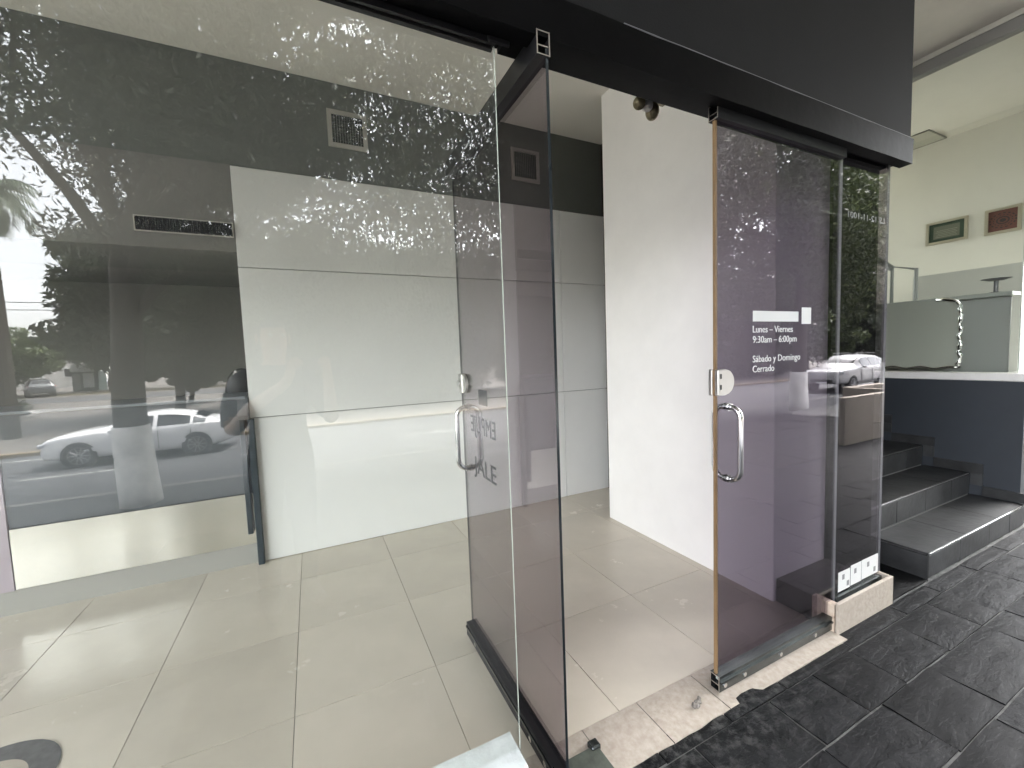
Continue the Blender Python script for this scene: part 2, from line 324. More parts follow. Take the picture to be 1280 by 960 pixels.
# ================================================================== ground and paving
bm = nb(); box(bm, -300, 300, -300, 60, -1.6, -1.25); g = obj('ground', bm, concrete, kind='structure')
bm = nb(); box(bm, -120, 120, -15.6, -8.6, -1.25, -1.10); road = obj('road', bm, asphalt, kind='structure')
bm = nb(); box(bm, -120, 120, -8.6, -8.42, -1.25, -0.97, 0.02); obj('kerb', bm, kerb_m, kind='structure')
bm = nb(); box(bm, -120, 120, -8.42, -3.3, -1.25, -0.98); obj('sidewalk', bm, mat('sidewalk_paving', (0.065, 0.065, 0.065), .85, var=.2, vscale=1.5, bump=.2), kind='structure')
bm = nb(); box(bm, -120, 120, -15.85, -15.6, -1.25, -0.98, 0.02); obj('far_kerb', bm, mat('ochre_kerb', (0.20, 0.15, 0.09), 0.8, var=0.2), kind='structure')
bm = nb(); box(bm, -140, 140, -200, -15.85, -1.25, -1.02); obj('plaza', bm, plaza_m, kind='structure')
bm = nb(); box(bm, -120, 120, -52, -44, -1.02, -1.012); obj('far_road', bm, asphalt, kind='structure')
bm = nb(); box(bm, -40, 60, -64, -56, -1.02, -1.0); obj('lawn', bm, mat('dry_grass', (0.10, 0.085, 0.05), 0.95, var=0.4, vscale=0.8), kind='structure')
# painted lines on the road, a hair above it and slightly askew like the traffic lane
def road_line(x0, y0, x1, y1, w=0.12, lab=''):
    d = Vector((x1 - x0, y1 - y0, 0)).normalized(); n = Vector((-d.y, d.x, 0)) * w / 2
    bm = nb(); a, b = Vector((x0, y0, -1.096)), Vector((x1, y1, -1.096))
    bm.faces.new([bm.verts.new(p) for p in (a - n, b - n, b + n, a + n)])
    o = obj('road_marking', bm, line_m, kind='structure'); return o
road_line(-40, -14.9, -6.9, -14.75, 0.14)
for k in range(9): road_line(-20 + k * 4.5, -11.5 - k * 0.05, -18 + k * 4.5, -11.52 - k * 0.05)
# slate platform
bm = nb(); box(bm, -12.0, 12.0, -3.3, 1.10, -1.25, -0.0058)
paving = obj('slate_paving', bm, mortar, kind='structure')
bm2 = nb(); box(bm2, -12.0, -4.31, 1.10, 12.0, -1.25, -0.0096); obj('side_walk', bm2, mat('bounce_concrete', (0.48, 0.46, 0.43), .85, var=.1), paving)  # unseen paving, made pale to bounce daylight through the side glazing
bm2 = nb(); box(bm2, 2.9, 12.0, 1.10, 2.6, -1.25, -0.0062); obj('landing', bm2, mortar, paving)
def stone(x0, x1, y0, y1, big=False):
    j = 0.002 + random.random() * 0.003; jy = random.choice((0.002, 0.003, 0.007))
    nx, ny = (7, 5) if big else (4, 3)
    bm = nb(); ox, oy = random.random() * 50, random.random() * 50
    z0 = random.uniform(-0.001, 0.003); tx, ty = random.uniform(-.004, .004), random.uniform(-.004, .004)
    cx, cy = (x0 + x1) / 2, (y0 + y1) / 2
    G = []
    for iy in range(ny + 1):
        row = []
        for ix in range(nx + 1):
            u, v = ix / nx, iy / ny
            edge = u in (0, 1) or v in (0, 1)
            x = x0 + j + (x1 - x0 - 2 * j) * u; y = y0 + jy + (y1 - y0 - 2 * jy) * v
            nv = noise.noise(Vector((x * 5 + ox, y * 5 + oy, 0)))
            if edge:
                x += nv * 0.003; y += noise.noise(Vector((x * 6, y * 6, 9))) * 0.003
            z = z0 + tx * (x - cx) + ty * (y - cy) + nv * 0.004 - (0.002 if edge else 0)
            row.append(bm.verts.new((x - cx, y - cy, z)))
        G.append(row)
    for iy in range(ny):
        for ix in range(nx): bm.faces.new((G[iy][ix], G[iy][ix + 1], G[iy + 1][ix + 1], G[iy + 1][ix]))
    rim = G[0] + [G[i][-1] for i in range(1, ny + 1)] + G[-1][-2::-1] + [G[i][0] for i in range(ny - 1, 0, -1)]
    low = [bm.verts.new((v.co.x, v.co.y, -0.03)) for v in rim]
    for i in range(len(rim)):
        k = (i + 1) % len(rim); bm.faces.new((rim[k], rim[i], low[i], low[k]))
    o = obj('paving_stone', bm, slate, paving, smooth=False)
    o.location = (cx, cy, 0)
    return o
rows = [1.135, 1.045, 0.82, 0.585, 0.33, 0.03, -0.32, -0.72, -1.15, -1.6, -2.1, -2.65, -3.3]
offs = {}
for r in range(len(rows) - 1):
    y1, y0 = rows[r], rows[r + 1]
    if r < 5: xa, xb, lo, hi = -0.6, 6.2, 0.24, 0.62
    else: xa, xb, lo, hi = -4.0, 9.2, 0.6, 1.25
    x = xa
    while x < xb:
        L_ = random.uniform(lo, hi)
        if r < 5 and 1.6 < x < 2.1 and r in (1, 2): L_ = {1: 0.31, 2: 0.42}[r]
        stone(x, x + L_, y0, y1, big=(r < 5 and 0.7 < x < 4.2)); x += L_
for x0, x1 in ((2.93, 3.4),): stone(x0, x1, 1.14, 1.44, True)
for k in range(3): stone(5.1 + k * .5, 5.6 + k * .5, 1.14, 1.17)

# ================================================================== shop interior
FLOORZ = 0.0
bm = nb(); box(bm, -4.2, 2.864, 1.10, 6.2, -0.12, -0.010); floor = obj('floor', bm, grout_m, kind='structure')
x0s = [0.455 + 0.612 * k for k in range(-7, 5)]; y0s = [1.300 + 0.620 * k for k in range(0, 4)]
proto = None
for i in range(len(x0s) - 1):
    for jy in range(len(y0s)):
        ya = y0s[jy]; yb = ya + 0.62
        if x0s[i] > 2.8: continue
        if proto is None:
            bm = nb(); box(bm, 0.0013, 0.6107, 0.0013, 0.6187, -0.009, 0.0, 0.0009)
            proto = o = obj('floor_tile', bm, tile_m, floor)
        else:
            o = proto.copy(); COL.objects.link(o); o.parent = floor
        o.location = (x0s[i], ya, random.uniform(-0.0004, 0.0004))
# recess floor behind the counter
bm = nb(); box(bm, -4.2, -0.45, 3.79, 6.2, -0.009, 0.0); obj('back_floor', bm, tile_m, floor)
# travertine threshold strip
th = thing('threshold', 'cream travertine threshold strip in three slabs under the open doorway', 'threshold', (1.4, 1.2, 0))
def slab(xa, xb):
    bm = nb(); n = 9; top = []; bot = []
    for i in range(n + 1):
        x = xa + (xb - xa) * i / n
        yf = 1.09 + 0.008 * noise.noise(Vector((x * 9, 3, 0)))
        top.append(((x, yf, 0.004), (x, 1.297, 0.004)))
    for (a, b), (c, d) in zip(top, top[1:]):
        q = [bm.verts.new(p) for p in (a, c, d, b)]; bm.faces.new(q)
        bm.faces.new([bm.verts.new(p) for p in ((a[0], a[1], -0.03), (c[0], c[1], -0.03), c, a)])
    bmesh.ops.remove_doubles(bm, verts=bm.verts, dist=1e-5)
    obj('slab', bm, trav_m, th)
for xa, xb in ((0.56, 0.873), (0.877, 1.152), (1.156, 1.473), (1.477, 2.352)): slab(xa, xb)
# main back wall: white panels with two open joints
bw_ = thing('back_wall', 'white panelled back wall with two thin horizontal joints', 'wall', (1.0, 3.6, 0))
bm = nb(); box(bm, -0.43, 2.9, 3.63, 3.75, 0, 2.92); obj('backing', bm, vent_dark, bw_)
for (xa, xb) in ((-0.43, 2.318), (2.324, 2.9)):
    for za, zb in ((0.004, 1.098), (1.104, 2.200), (2.206, 2.915)):
        bm = nb(); box(bm, xa, xb, 3.60, 3.632, za, zb, 0.0015); obj('wall_panel', bm, panel_white, bw_)
# charcoal band above, ceiling
db = thing('charcoal_frieze', 'charcoal painted upper wall band under the ceiling', 'wall band', (0, 3.6, 2.92))
bm = nb(); box(bm, -4.2, 2.9, 3.61, 3.75, 2.921, 3.65); obj('band', bm, dark_band_m, db)
bm = nb(); box(bm, -4.2, 2.863, 1.30, 6.2, 3.651, 3.75); obj('ceiling', bm, ceil_m, kind='structure')
# bulkhead over the recess, with its slot grille
bk = thing('bulkhead', 'beige dropped bulkhead over the dark recess at left', 'bulkhead', (-2.3, 3.6, 2.31))
bm = nb(); box(bm, -4.2, -0.432, 3.60, 4.4, 2.31, 2.919); obj('body', bm, mat('bulkhead_paint', (0.22, 0.215, 0.20), 0.7), bk)
def grille(name, lab, xa, xb, za, zb, y, nx, nz, fr=0.02, bar_m=None):
    t = thing(name, lab, 'vent', ((xa + xb) / 2, y, za))
    bm = nb(); box(bm, xa, xb, y - 0.004, y - 0.002, za, zb); obj('backing', bm, vent_dark, t)
    bm = nb()
    box(bm, xa - fr, xb + fr, y - 0.014, y - 0.001, zb, zb + fr); box(bm, xa - fr, xb + fr, y - 0.014, y - 0.001, za - fr, za)
    box(bm, xa - fr, xa, y - 0.0135, y - 0.001, za, zb); box(bm, xb, xb + fr, y - 0.0135, y - 0.001, za, zb)
    obj('frame', bm, vent_frame_m, t)
    p = None
    for k in range(1, nz):
        z = za + (zb - za) * k / nz
        bm = nb(); box(bm, xa, xb, y - 0.012, y - 0.005, z - 0.002, z + 0.002); obj('slat', bm, gunmetal, t)
    for k in range(1, nx):
        x = xa + (xb - xa) * k / nx
        bm = nb(); box(bm, x - 0.0025, x + 0.0025, y - 0.0135, y - 0.0125, za, zb); obj('bar', bm, bar_m or mat('bar_grey', (0.2, 0.2, 0.19), .5), t)
    return t
grille('wall_vent', 'square white-framed air vent on the charcoal band behind the window pane', 0.262, 0.49, 3.20, 3.415, 3.61, 12, 10, 0.032)
grille('wall_vent', 'square air vent seen through the tinted open door leaf', 1.84, 2.075, 3.175, 3.405, 3.61, 12, 10, 0.034)
grille('slot_grille', 'long dark slot grille on the beige bulkhead at left', -0.985, -0.445, 2.415, 2.505, 3.60, 40, 6, 0.006, gunmetal)
# recess room behind the counter
rw = thing('recess_walls', 'dim grey walls of the recess behind the counter', 'wall', (-2.3, 5.2, 0))
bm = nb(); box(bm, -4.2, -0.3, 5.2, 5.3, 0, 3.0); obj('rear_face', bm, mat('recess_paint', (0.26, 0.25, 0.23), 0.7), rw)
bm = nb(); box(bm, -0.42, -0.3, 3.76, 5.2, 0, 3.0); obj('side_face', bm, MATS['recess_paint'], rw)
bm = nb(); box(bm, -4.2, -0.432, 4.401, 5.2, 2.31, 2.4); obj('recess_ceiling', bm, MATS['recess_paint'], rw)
lw_ = thing('side_window', 'added unseen side glazing letting daylight into the left end of the shop', 'window', (-4.25, 2.4, 0))  # not in view; added so daylight reaches the interior from the left
bm = nb(); box(bm, -4.30, -4.2, 1.3, 3.59, -0.1, 0.12); box(bm, -4.30, -4.2, 1.3, 3.59, 3.55, 3.65); box(bm, -4.30, -4.2, 3.591, 6.2, -0.1, 3.65); obj('surround', bm, white_wall, lw_)
for y_ in (1.3, 2.05, 2.82, 3.54):
    bm = nb(); box(bm, -4.285, -4.215, y_, y_ + .05, 0.12, 3.55); obj('mullion', bm, trim_m, lw_)
bm = nb(); box(bm, -4.255, -4.245, 1.35, 3.54, 0.121, 3.549); obj('pane', bm, room_glass, lw_)
# counter
ct = thing('reception_counter', 'grey fronted counter with a steel kick panel along the recess', 'counter', (-1.5, 3.6, 0))
bm = nb(); box(bm, -1.735, -0.452, 3.600, 3.64, 0.542, 1.245); obj('front_panel', bm, counter_m, ct)
bm = nb(); box(bm, -4.1, -1.739, 3.592, 3.64, 0.155, 1.245); obj('side_panel', bm, lilac_m, ct)
bm = nb(); box(bm, -1.735, -0.452, 3.597, 3.64, 0.157, 0.538); obj('kick_panel', bm, steel_front, ct)
bm = nb(); box(bm, -4.1, -0.452, 3.606, 3.64, 0.0, 0.153); obj('plinth', bm, mat('plinth_paint', (0.38, 0.37, 0.34), 0.5), ct)
bm = nb(); box(bm, -4.1, -0.452, 3.585, 4.15, 1.247, 1.268, 0.003); obj('worktop', bm, mat('worktop', (0.22, 0.24, 0.26), 0.3), ct)
tr_ = thing('counter_post', 'dark teal upright strip at the right end of the counter', 'post', (-0.44, 3.56, 0))
bm = nb(); box(bm, -0.447, -0.405, 3.55, 3.598, 0.0, 1.10, 0.004); obj('strip', bm, teal_m, tr_)
bm = nb(); box(bm, -0.495, -0.462, 3.54, 3.59, 0.25, 1.12, 0.003); obj('inner_strip', bm, teal_m, tr_)
bm = nb(); prism(bm, [(3.52, 1.13), (3.60, 1.27), (3.60, 1.10), (3.54, 1.10)], 'x', -0.50, -0.435); obj('cap', bm, mat('cap_grey', (0.15, 0.16, 0.17), 0.4), tr_)
oc = thing('office_chair', 'dark rounded chair back behind the counter end', 'chair', (-0.62, 4.45, 0))
bm = nb(); ring_loft(bm, [[(-0.57 + 0.13 * s * math.cos(a), 4.45 + dy, 1.27 + 0.20 * s * math.sin(a)) for a in [2 * PI * k / 20 for k in range(20)]] for dy, s in ((-0.05, 0.85), (-0.03, 1.0), (0.03, 1.0), (0.05, 0.85))]); obj('backrest', bm, trim_m, oc, True)
bm = nb(); box(bm, -0.86, -0.38, 3.95, 4.42, 0.46, 0.56, 0.04, seg=2); obj('seat', bm, trim_m, oc, True)
bm = nb(); tube(bm, [(-0.62, 4.2, 0.46), (-0.62, 4.2, 0.1)], 0.03); 
for k in range(5): tube(bm, [(-0.62, 4.2, 0.1), (-0.62 + .3 * math.cos(k * 1.2566), 4.2 + .3 * math.sin(k * 1.2566), 0.03)], 0.02)
tube(bm, [(-0.62, 4.40, 0.5), (-0.62, 4.51, 0.62), (-0.62, 4.51, 1.1)], 0.025); obj('base', bm, trim_m, oc)
# big white column box at right
cw = thing('white_partition', 'tall white partition wall beside the doorway', 'wall', (2.6, 2.2, 0))
bm = nb(); box(bm, 2.345, 2.862, 1.46, 2.94, 0.0, 3.651, 0.004); obj('face', bm, white_wall, cw)
sw = thing('dark_plinth', 'low dark boxed plinth on the floor behind the tinted door', 'plinth', (2.6, 1.35, 0))
bm = nb(); box(bm, 2.365, 2.86, 1.262, 1.457, 0.002, 0.142, 0.004); obj('box', bm, mat('dark_stone', (0.07, 0.065, 0.062), 0.4, var=0.3), sw)
bw2 = thing('black_wall', 'black painted wall end between shop and staircase', 'wall', (3.1, 1.5, 0))
bm = nb(); box(bm, 2.866, 3.385, 1.445, 6.2, -0.01, 3.9); obj('face', bm, black_m, bw2)
# rear building mass so no light leaks in
bd = thing('shop_building', 'dark plastered building above and behind the shop front', 'building', (0, 6.3, 0))
bm = nb(); box(bm, -4.6, 3.385, 6.21, 6.5, -0.1, 8.0); obj('rear_wall', bm, fascia_m, bd)
bm = nb(); box(bm, -4.6, 2.96, 1.31, 6.2, 3.76, 8.0); obj('upper_storey', bm, fascia_m, bd)

# ================================================================== shop front
fa = thing('fascia', 'broad dark grey fascia panel above the glass doors', 'fascia', (0, 1.13, 2.58))
bm = nb(); box(bm, -4.39, 2.965, 1.132, 1.30, 2.574, 5.2, 0.002); obj('panel', bm, fascia_m, fa)
bm = nb(); box(bm, -4.39, 2.96, 1.31, 1.34, 2.0, 3.65); bm.free()
hb = thing('header_beam', 'glossy black header beam running over the glass doors', 'beam', (0, 1.15, 2.44))
def wavy_beam():
    bm = nb(); n = 60; xa, xb = -4.39, 2.966; rings = []
    for i in range(n + 1):
        x = xa + (xb - xa) * i / n; d = 0.0022 * noise.noise(Vector((x * 3, 0, 0))); e = 0.002 * noise.noise(Vector((x * 5, 7, 0)))
        rings.append([(x, 1.122 + d, 2.442 + e), (x, 1.120 + d, 2.568 + e * 1.5), (x, 1.126, 2.573 + e), (x, 1.178, 2.573), (x, 1.178, 2.440 + e * .5)])
    ring_loft(bm, rings); return bm
obj('outer_beam', wavy_beam(), beam_m, hb)
bm = nb(); box(bm, 0.60, 2.966, 1.188, 1.268, 2.463, 2.573); obj('door_track', bm, beam_m, hb)
bm = nb(); box(bm, -4.39, 0.598, 1.188, 1.268, 2.478, 2.573); obj('window_track', bm, beam_m, hb)
bm = nb(); box(bm, -4.39, 2.96, 1.179, 1.187, 2.505, 2.573); obj('channel_back', bm, black_m, hb)
bm = nb(); tube(bm, [(x, 1.127, 2.5755 + 0.0015 * noise.noise(Vector((x * 8, 1, 1)))) for x in [1.0 + .065 * k for k in range(31)]], 0.0022, 5); obj('edge_glint', bm, mat('glint_grey', (0.20, 0.20, 0.21), 0.4), hb)  # pale tube painted in for the light caught on the beam's top edge

def glass_sheet(name, x0, x1, y0, y1, z0, z1, mg, me_, parent, thin):
    """big faces carry the glass, the four narrow sides the polished edge"""
    bm = nb(); box(bm, x0, x1, y0, y1, z0, z1)
    for f in bm.faces:
        f.normal_update()
        n = f.normal; big = abs(n[1]) > 0.9 if thin == 'y' else abs(n[0]) > 0.9
        f.material_index = 0 if big else 1
    return obj(name, bm, [mg, me_], parent)
# left fixed window
lwin = thing('shop_window', 'large clear fixed window pane left of the doors mirroring trees and a white car', 'window', (-1.9, 1.2, 0.13))
glass_sheet('pane', -4.35, 0.557, 1.1965, 1.2035, 0.13, 2.44, clear_glass, edge_m, lwin, 'y')
bm = nb(); box(bm, -4.35, 0.556, 1.183, 1.193, 2.425, 2.476); box(bm, -4.35, 0.556, 1.207, 1.222, 2.425, 2.476); obj('top_channel', bm, rail_m, lwin)
bm = nb(); box(bm, 0.53, 0.60, 1.176, 1.186, 2.425, 2.50, 0.003); obj('clamp', bm, rail_m, lwin)
ll = thing('window_ledge', 'rough white painted ledge below the large window pane', 'ledge', (-1.9, 1.2, 0))
bm = nb(); n = 40; rings = []
for i in range(n + 1):
    x = -4.35 + (0.552 + 4.35) * i / n; d = 0.004 * noise.noise(Vector((x * 11, 0, 0)))
    rings.append([(x, 1.128 + d, -0.05), (x, 1.126 + d, 0.158), (x, 1.134 + d, 0.166 + d * .5), (x, 1.272 + d, 0.166), (x, 1.278, 0.158), (x, 1.278, -0.05)])
ring_loft(bm, rings); obj('kerb_block', bm, ledge_m, ll)
# right fixed pane + base
rwin = thing('side_pane', 'narrow fixed glass pane at the right end with labels at its foot', 'window', (2.66, 1.2, 0.13))
glass_sheet('pane', 2.436, 2.912, 1.195, 1.205, 0.135, 2.462, tint_glass2, edge_m, rwin, 'y')
bm = nb(); box(bm, 2.42, 2.905, 1.175, 1.193, 0.12, 0.152); box(bm, 2.42, 2.905, 1.207, 1.225, 0.12, 0.152); obj('bottom_channel', bm, gunmetal, rwin)
for xa, za, w_, h_ in ((2.475, 0.160, 0.115, 0.108), (2.597, 0.163, 0.108, 0.113), (2.71, 0.166, 0.175, 0.112)):
    bm = nb(); box(bm, xa, xa + w_, 1.1935, 1.1942, za, za + h_); lb = obj('paper_label', bm, paper_m, rwin)
    for q in range(2 if w_ > .11 else 1):
        cx = xa + w_ * (0.32 + 0.4 * q); bm = nb(); box(bm, cx, cx + 0.022, 1.1925, 1.1934, za + 0.06 - .045 * q, za + 0.088 - .045 * q); obj('print', bm, mat('print_grey', (0.25, 0.25, 0.25), 0.6), lb)
put_text('lettering', 'LS 12-11-1001', 0.36, 0.032, FY(2.86, 1.194, 2.135) @ Matrix.Rotation(PI, 4, 'Y'), mat('faint_vinyl', (0.09, 0.095, 0.09), 0.5), rwin)
bs = thing('travertine_base', 'cream travertine kerb block under the narrow right pane', 'kerb block', (2.63, 1.19, 0))
bm = nb(); box(bm, 2.352, 2.905, 1.128, 1.145, 0.0, 0.165, 0.0025); obj('front_slab', bm, trav_m, bs)
bm = nb(); box(bm, 2.888, 2.905, 1.147, 1.262, 0.0, 0.1655, 0.002); obj('end_slab', bm, trav_m, bs)
bm = nb(); n = 10; rings = []
for i in range(n + 1):
    z = 0.150 * i / n; d = 0.006 * noise.noise(Vector((z * 60, 5, 0)))
    rings.append([(2.352 + d, 1.150 + d, z), (2.388, 1.150, z), (2.388, 1.255, z), (2.350 + d * .7, 1.255, z)])
ring_loft(bm, rings); obj('broken_end', bm, trav_end, bs)
bm = nb(); box(bm, 2.389, 2.886, 1.146, 1.262, 0.0, 0.118); obj('core', bm, gunmetal, bs)

# ---- door hardware builders
def hollow_rail(p, name, a0, a1, c0, c1, z0, z1, along, m, wall=0.004, open_top=False):
    """hollow extruded channel; the cut ends show bare metal"""
    bm = nb()
    def B(a0_, a1_, c0_, c1_, za, zb):
        if along == 'x': box(bm, a0_, a1_, c0_, c1_, za, zb)
        else: box(bm, c0_, c1_, a0_, a1_, za, zb)
    B(a0, a1, c0, c0 + wall, z0, z1); B(a0, a1, c1 - wall, c1, z0, z1)
    B(a0, a1, c0 + wall, c1 - wall, z1 - wall, z1 - 0.0005); B(a0, a1, c0 + wall, c1 - wall, z0 + 0.0005, z0 + wall)
    mid = z0 + (z1 - z0) * .38
    B(a0 + .003, a1 - .003, c0 + wall, c1 - wall, mid, mid + wall)
    ax = 0 if along == 'x' else 1
    for f in bm.faces:
        f.normal_update()
        if abs(f.normal[ax]) > .9: f.material_index = 1
    return obj(name, bm, [m, bare_m], p)
def pull_handle(p, base, nrm, zc, hl=0.155, out_=0.062):
    """D pull: one bar on each side of the glass, on the normal nrm"""
    n = Vector(nrm)
    for s in (1, -1):
        b = Vector(base); pts = []
        r = 0.045
        for k in range(7):
            a = PI / 2 * k / 6; pts.append(b + n * s * (out_ - r + r * math.sin(a)) + Vector((0, 0, zc + hl - r + r * math.cos(a) )))
        for k in range(7):
            a = PI / 2 * k / 6; pts.append(b + n * s * (out_ - r + r * math.cos(a)) + Vector((0, 0, zc - hl + r - r * math.sin(a))))
        pts = [b + n * s * 0.006 + Vector((0, 0, zc + hl))] + pts + [b + n * s * 0.006 + Vector((0, 0, zc - hl))]
        bm = nb(); tube(bm, pts, 0.0115, 12); h = obj('pull_handle', bm, chrome, p, True)
        for z in (zc + hl, zc - hl):
            bm = nb(); disc_cyl(bm, b + n * s * 0.006 + Vector((0, 0, z)), n * s, 0.017, 0.006, 16); disc_cyl(bm, b + n * s * 0.012 + Vector((0, 0, z)), n * s, 0.014, 0.012, 16); obj('collar', bm, chrome, h)
# ---- open left leaf, hung near the window seam, swung in square to the front
ld = thing('glass_door', 'tinted glass door leaf swung open into the shop beside the window pane', 'glass door', (0.697, 1.16, 0), 'pair of tinted glass doors')
LX = 0.697
glass_sheet('glass_panel', LX - .005, LX + .005, 1.125, 2.045, 0.05, 2.415, tint_glass, edge_dark, ld, 'x')
hollow_rail(ld, 'top_rail', 1.120, 2.05, LX - .037, LX + .009, 2.388, 2.458, 'y', rail_m)
hollow_rail(ld, 'bottom_rail', 1.120, 2.05, LX - .034, LX + .012, 0.012, 0.082, 'y', rail_m)
bm = nb(); box(bm, LX - .041, LX - .0345, 1.13, 2.045, 0.056, 0.066); obj('rail_lip', bm, gunmetal, ld)
for y in (1.92, 1.33, 1.22):
    bm = nb(); disc_cyl(bm, (LX - .0345, y, 0.036), (-1, 0, 0), 0.011, 0.003, 12); obj('screw', bm, chrome, ld)
pull_handle(ld, (LX, 1.968, 0), (1, 0, 0), 1.092)
for s in (1, -1):
    bm = nb(); box(bm, LX + s * .006 - (.0 if s > 0 else .016), LX + s * .006 + (.016 if s > 0 else 0), 1.985, 2.047, 1.315, 1.412, 0.003); lk = obj('lock', bm, steel, ld)
    bm = nb(); disc_cyl(bm, (LX + s * .022, 2.016, 1.365), (s, 0, 0), 0.016, 0.012, 18); obj('cylinder', bm, chrome, lk)
    bm = nb(); disc_cyl(bm, (LX + s * .006, 1.985, 1.3635), (s, 0, 0), 0.048, 0.012, 28); obj('lock_cover', bm, steel, lk)
FX = Matrix.Rotation(-PI / 2, 4, 'Z') @ Matrix.Rotation(PI / 2, 4, 'X')          # text that faces -x, reading towards -y
put_text('lettering', 'EMPUJE', 0.30, 0.085, Matrix.Translation((LX - .0062, 1.62, 1.135)) @ Matrix.Rotation(PI / 2, 4, 'Z') @ Matrix.Rotation(PI / 2, 4, 'X'), vinyl_g, ld)
put_text('lettering', 'JALE', 0.27, 0.085, Matrix.Translation((LX - .0062, 1.90, 0.935)) @ FX, vinyl_g, ld)
bm = nb(); box(bm, LX - .0068, LX - .0058, 1.70, 1.80, 1.275, 1.345); obj('icon', bm, vinyl_g, ld)
# ---- closed right leaf
rd = thing('glass_door', 'tinted glass door leaf standing closed with opening hours in white letters', 'glass door', (2.36, 1.185, 0), 'pair of tinted glass doors')
DY = 1.185
glass_sheet('glass_panel', 1.513, 2.416, DY - .005, DY + .005, 0.05, 2.415, tint_glass2, edge_m, rd, 'y')
bm = nb(); box(bm, 1.501, 1.512, DY - .006, DY + .006, 0.075, 2.40); obj('amber_seal', bm, brown_edge, rd)
hollow_rail(rd, 'top_rail', 1.495, 2.412, DY - .024, DY + .02, 2.398, 2.456, 'x', rail_m)
hollow_rail(rd, 'bottom_rail', 1.495, 2.412, DY - .026, DY + .02, 0.012, 0.082, 'x', gunmetal)
bm = nb(); box(bm, 1.50, 2.41, DY - .0335, DY - .0265, 0.052, 0.060); obj('rail_lip', bm, gunmetal, rd)
for x in (1.53, 1.66, 1.92, 2.2):
    bm = nb(); disc_cyl(bm, (x, DY - .0265, 0.036), (0, -1, 0), 0.010, 0.004, 12); obj('screw', bm, chrome, rd)
pull_handle(rd, (1.578, DY, 0), (0, 1, 0), 1.092)
for s in (-1, 1):
    bm = nb(); box(bm, 1.493, 1.548, *( (DY - .024, DY - .006) if s < 0 else (DY + .006, DY + .024)), 1.300, 1.408, 0.003); lk = obj('lock', bm, steel, rd)
    bm = nb()
    for k in range(2): box(bm, 1.505, 1.514, *((DY - .0255, DY - .0245) if s < 0 else (DY + .0245, DY + .0255)), 1.325 + .045 * k, 1.345 + .045 * k)
    obj('keyhole', bm, trim_m, lk)
    bm = nb(); disc_cyl(bm, (1.548, DY + s * .006, 1.354), (0, s, 0), 0.052, 0.012, 30); obj('lock_cover', bm, steel, lk)
TY = DY - .0058
for s_, z_, w_ in (('Lunes – Viernes', 1.558, 0.285), ('9:30am – 6:00pm', 1.513, 0.315), ('Sábado y Domingo', 1.428, 0.345), ('Cerrado', 1.384, 0.150)):
    put_text('lettering', s_, w_, 0.031, FY(1.738, TY, z_), vinyl_w, rd)
bm = nb(); box(bm, 1.738, 2.065, TY - .0006, TY + .0006, 1.606, 1.652, 0.0); obj('white_bar', bm, vinyl_w, rd)
bm = nb(); box(bm, 2.092, 2.165, TY - .0006, TY + .0006, 1.595, 1.672); obj('white_square', bm, vinyl_w, rd)
# floor pivot plate, debris chunk, detector
pv = thing('pivot_plate', 'dull green metal pivot cover plate on the threshold at the open door', 'floor plate', (0.80, 1.16, 0))
bm = nb(); box(bm, 0.735, 0.885, 1.09, 1.215, 0.003, 0.016, 0.003); obj('plate', bm, mat('plate_green', (0.09, 0.10, 0.085), 0.45, metal=0.3, var=0.3, vscale=20), pv)
bm = nb(); box(bm, 0.852, 0.892, 1.195, 1.232, 0.003, 0.026, 0.004); obj('lug', bm, gunmetal, pv)
dbk = thing('latch_stub', 'small corroded metal latch stub left on the travertine threshold', 'latch', (1.37, 1.165, 0))
bm = nb()
for k in range(9):
    a = random.uniform(0, 6.28); box(bm, -0.009, 0.009, -0.007, 0.007, -0.006, 0.008, 0.003, mtx=Matrix.Translation((1.345 + k * .0065, 1.16 + random.uniform(-.007, .007) + k * .0018, 0.011)) @ Matrix.Rotation(a, 4, (random.random(), random.random(), 1)))
obj('stub', bm, mat('corroded', (0.22, 0.20, 0.18), 0.6, metal=0.4, var=0.5, vscale=60), dbk)
sc = thing('spot_fitting', 'small brassy twin spot fitting with a white face under the header beam', 'spotlight', (1.36, 1.42, 2.5))
db_m = mat('detector_body', (0.20, 0.17, 0.10), 0.4, metal=0.4, var=0.35, vscale=30)
bm = nb(); box(bm, 1.40, 1.45, 1.34, 1.40, 2.55, 2.66, 0.004); box(bm, 1.31, 1.45, 1.37, 1.40, 2.56, 2.578, 0.004); obj('bracket', bm, db_m, sc)
bm = nb(); bmesh.ops.create_uvsphere(bm, u_segments=18, v_segments=12, radius=0.034, matrix=Matrix.Translation((1.39, 1.40, 2.522)) @ Matrix.Diagonal((0.8, 0.9, 1.1, 1))); tube(bm, [(1.39, 1.40, 2.56), (1.39, 1.40, 2.53)], .014); obj('lamp_head', bm, db_m, sc, True)
bm = nb(); disc_cyl(bm, (1.322, 1.40, 2.545), (-0.6, -0.5, -0.5), 0.022, 0.032, 16, r2=0.026); tube(bm, [(1.335, 1.40, 2.57), (1.325, 1.40, 2.548)], .01); obj('lamp_head', bm, db_m, sc, True)
bm = nb(); disc_cyl(bm, (1.345, 1.385, 2.528), (-0.3, -0.7, -0.55), 0.023, 0.012, 16); obj('lens', bm, mat('lens_white', (0.8, 0.8, 0.77), 0.25), sc, True)
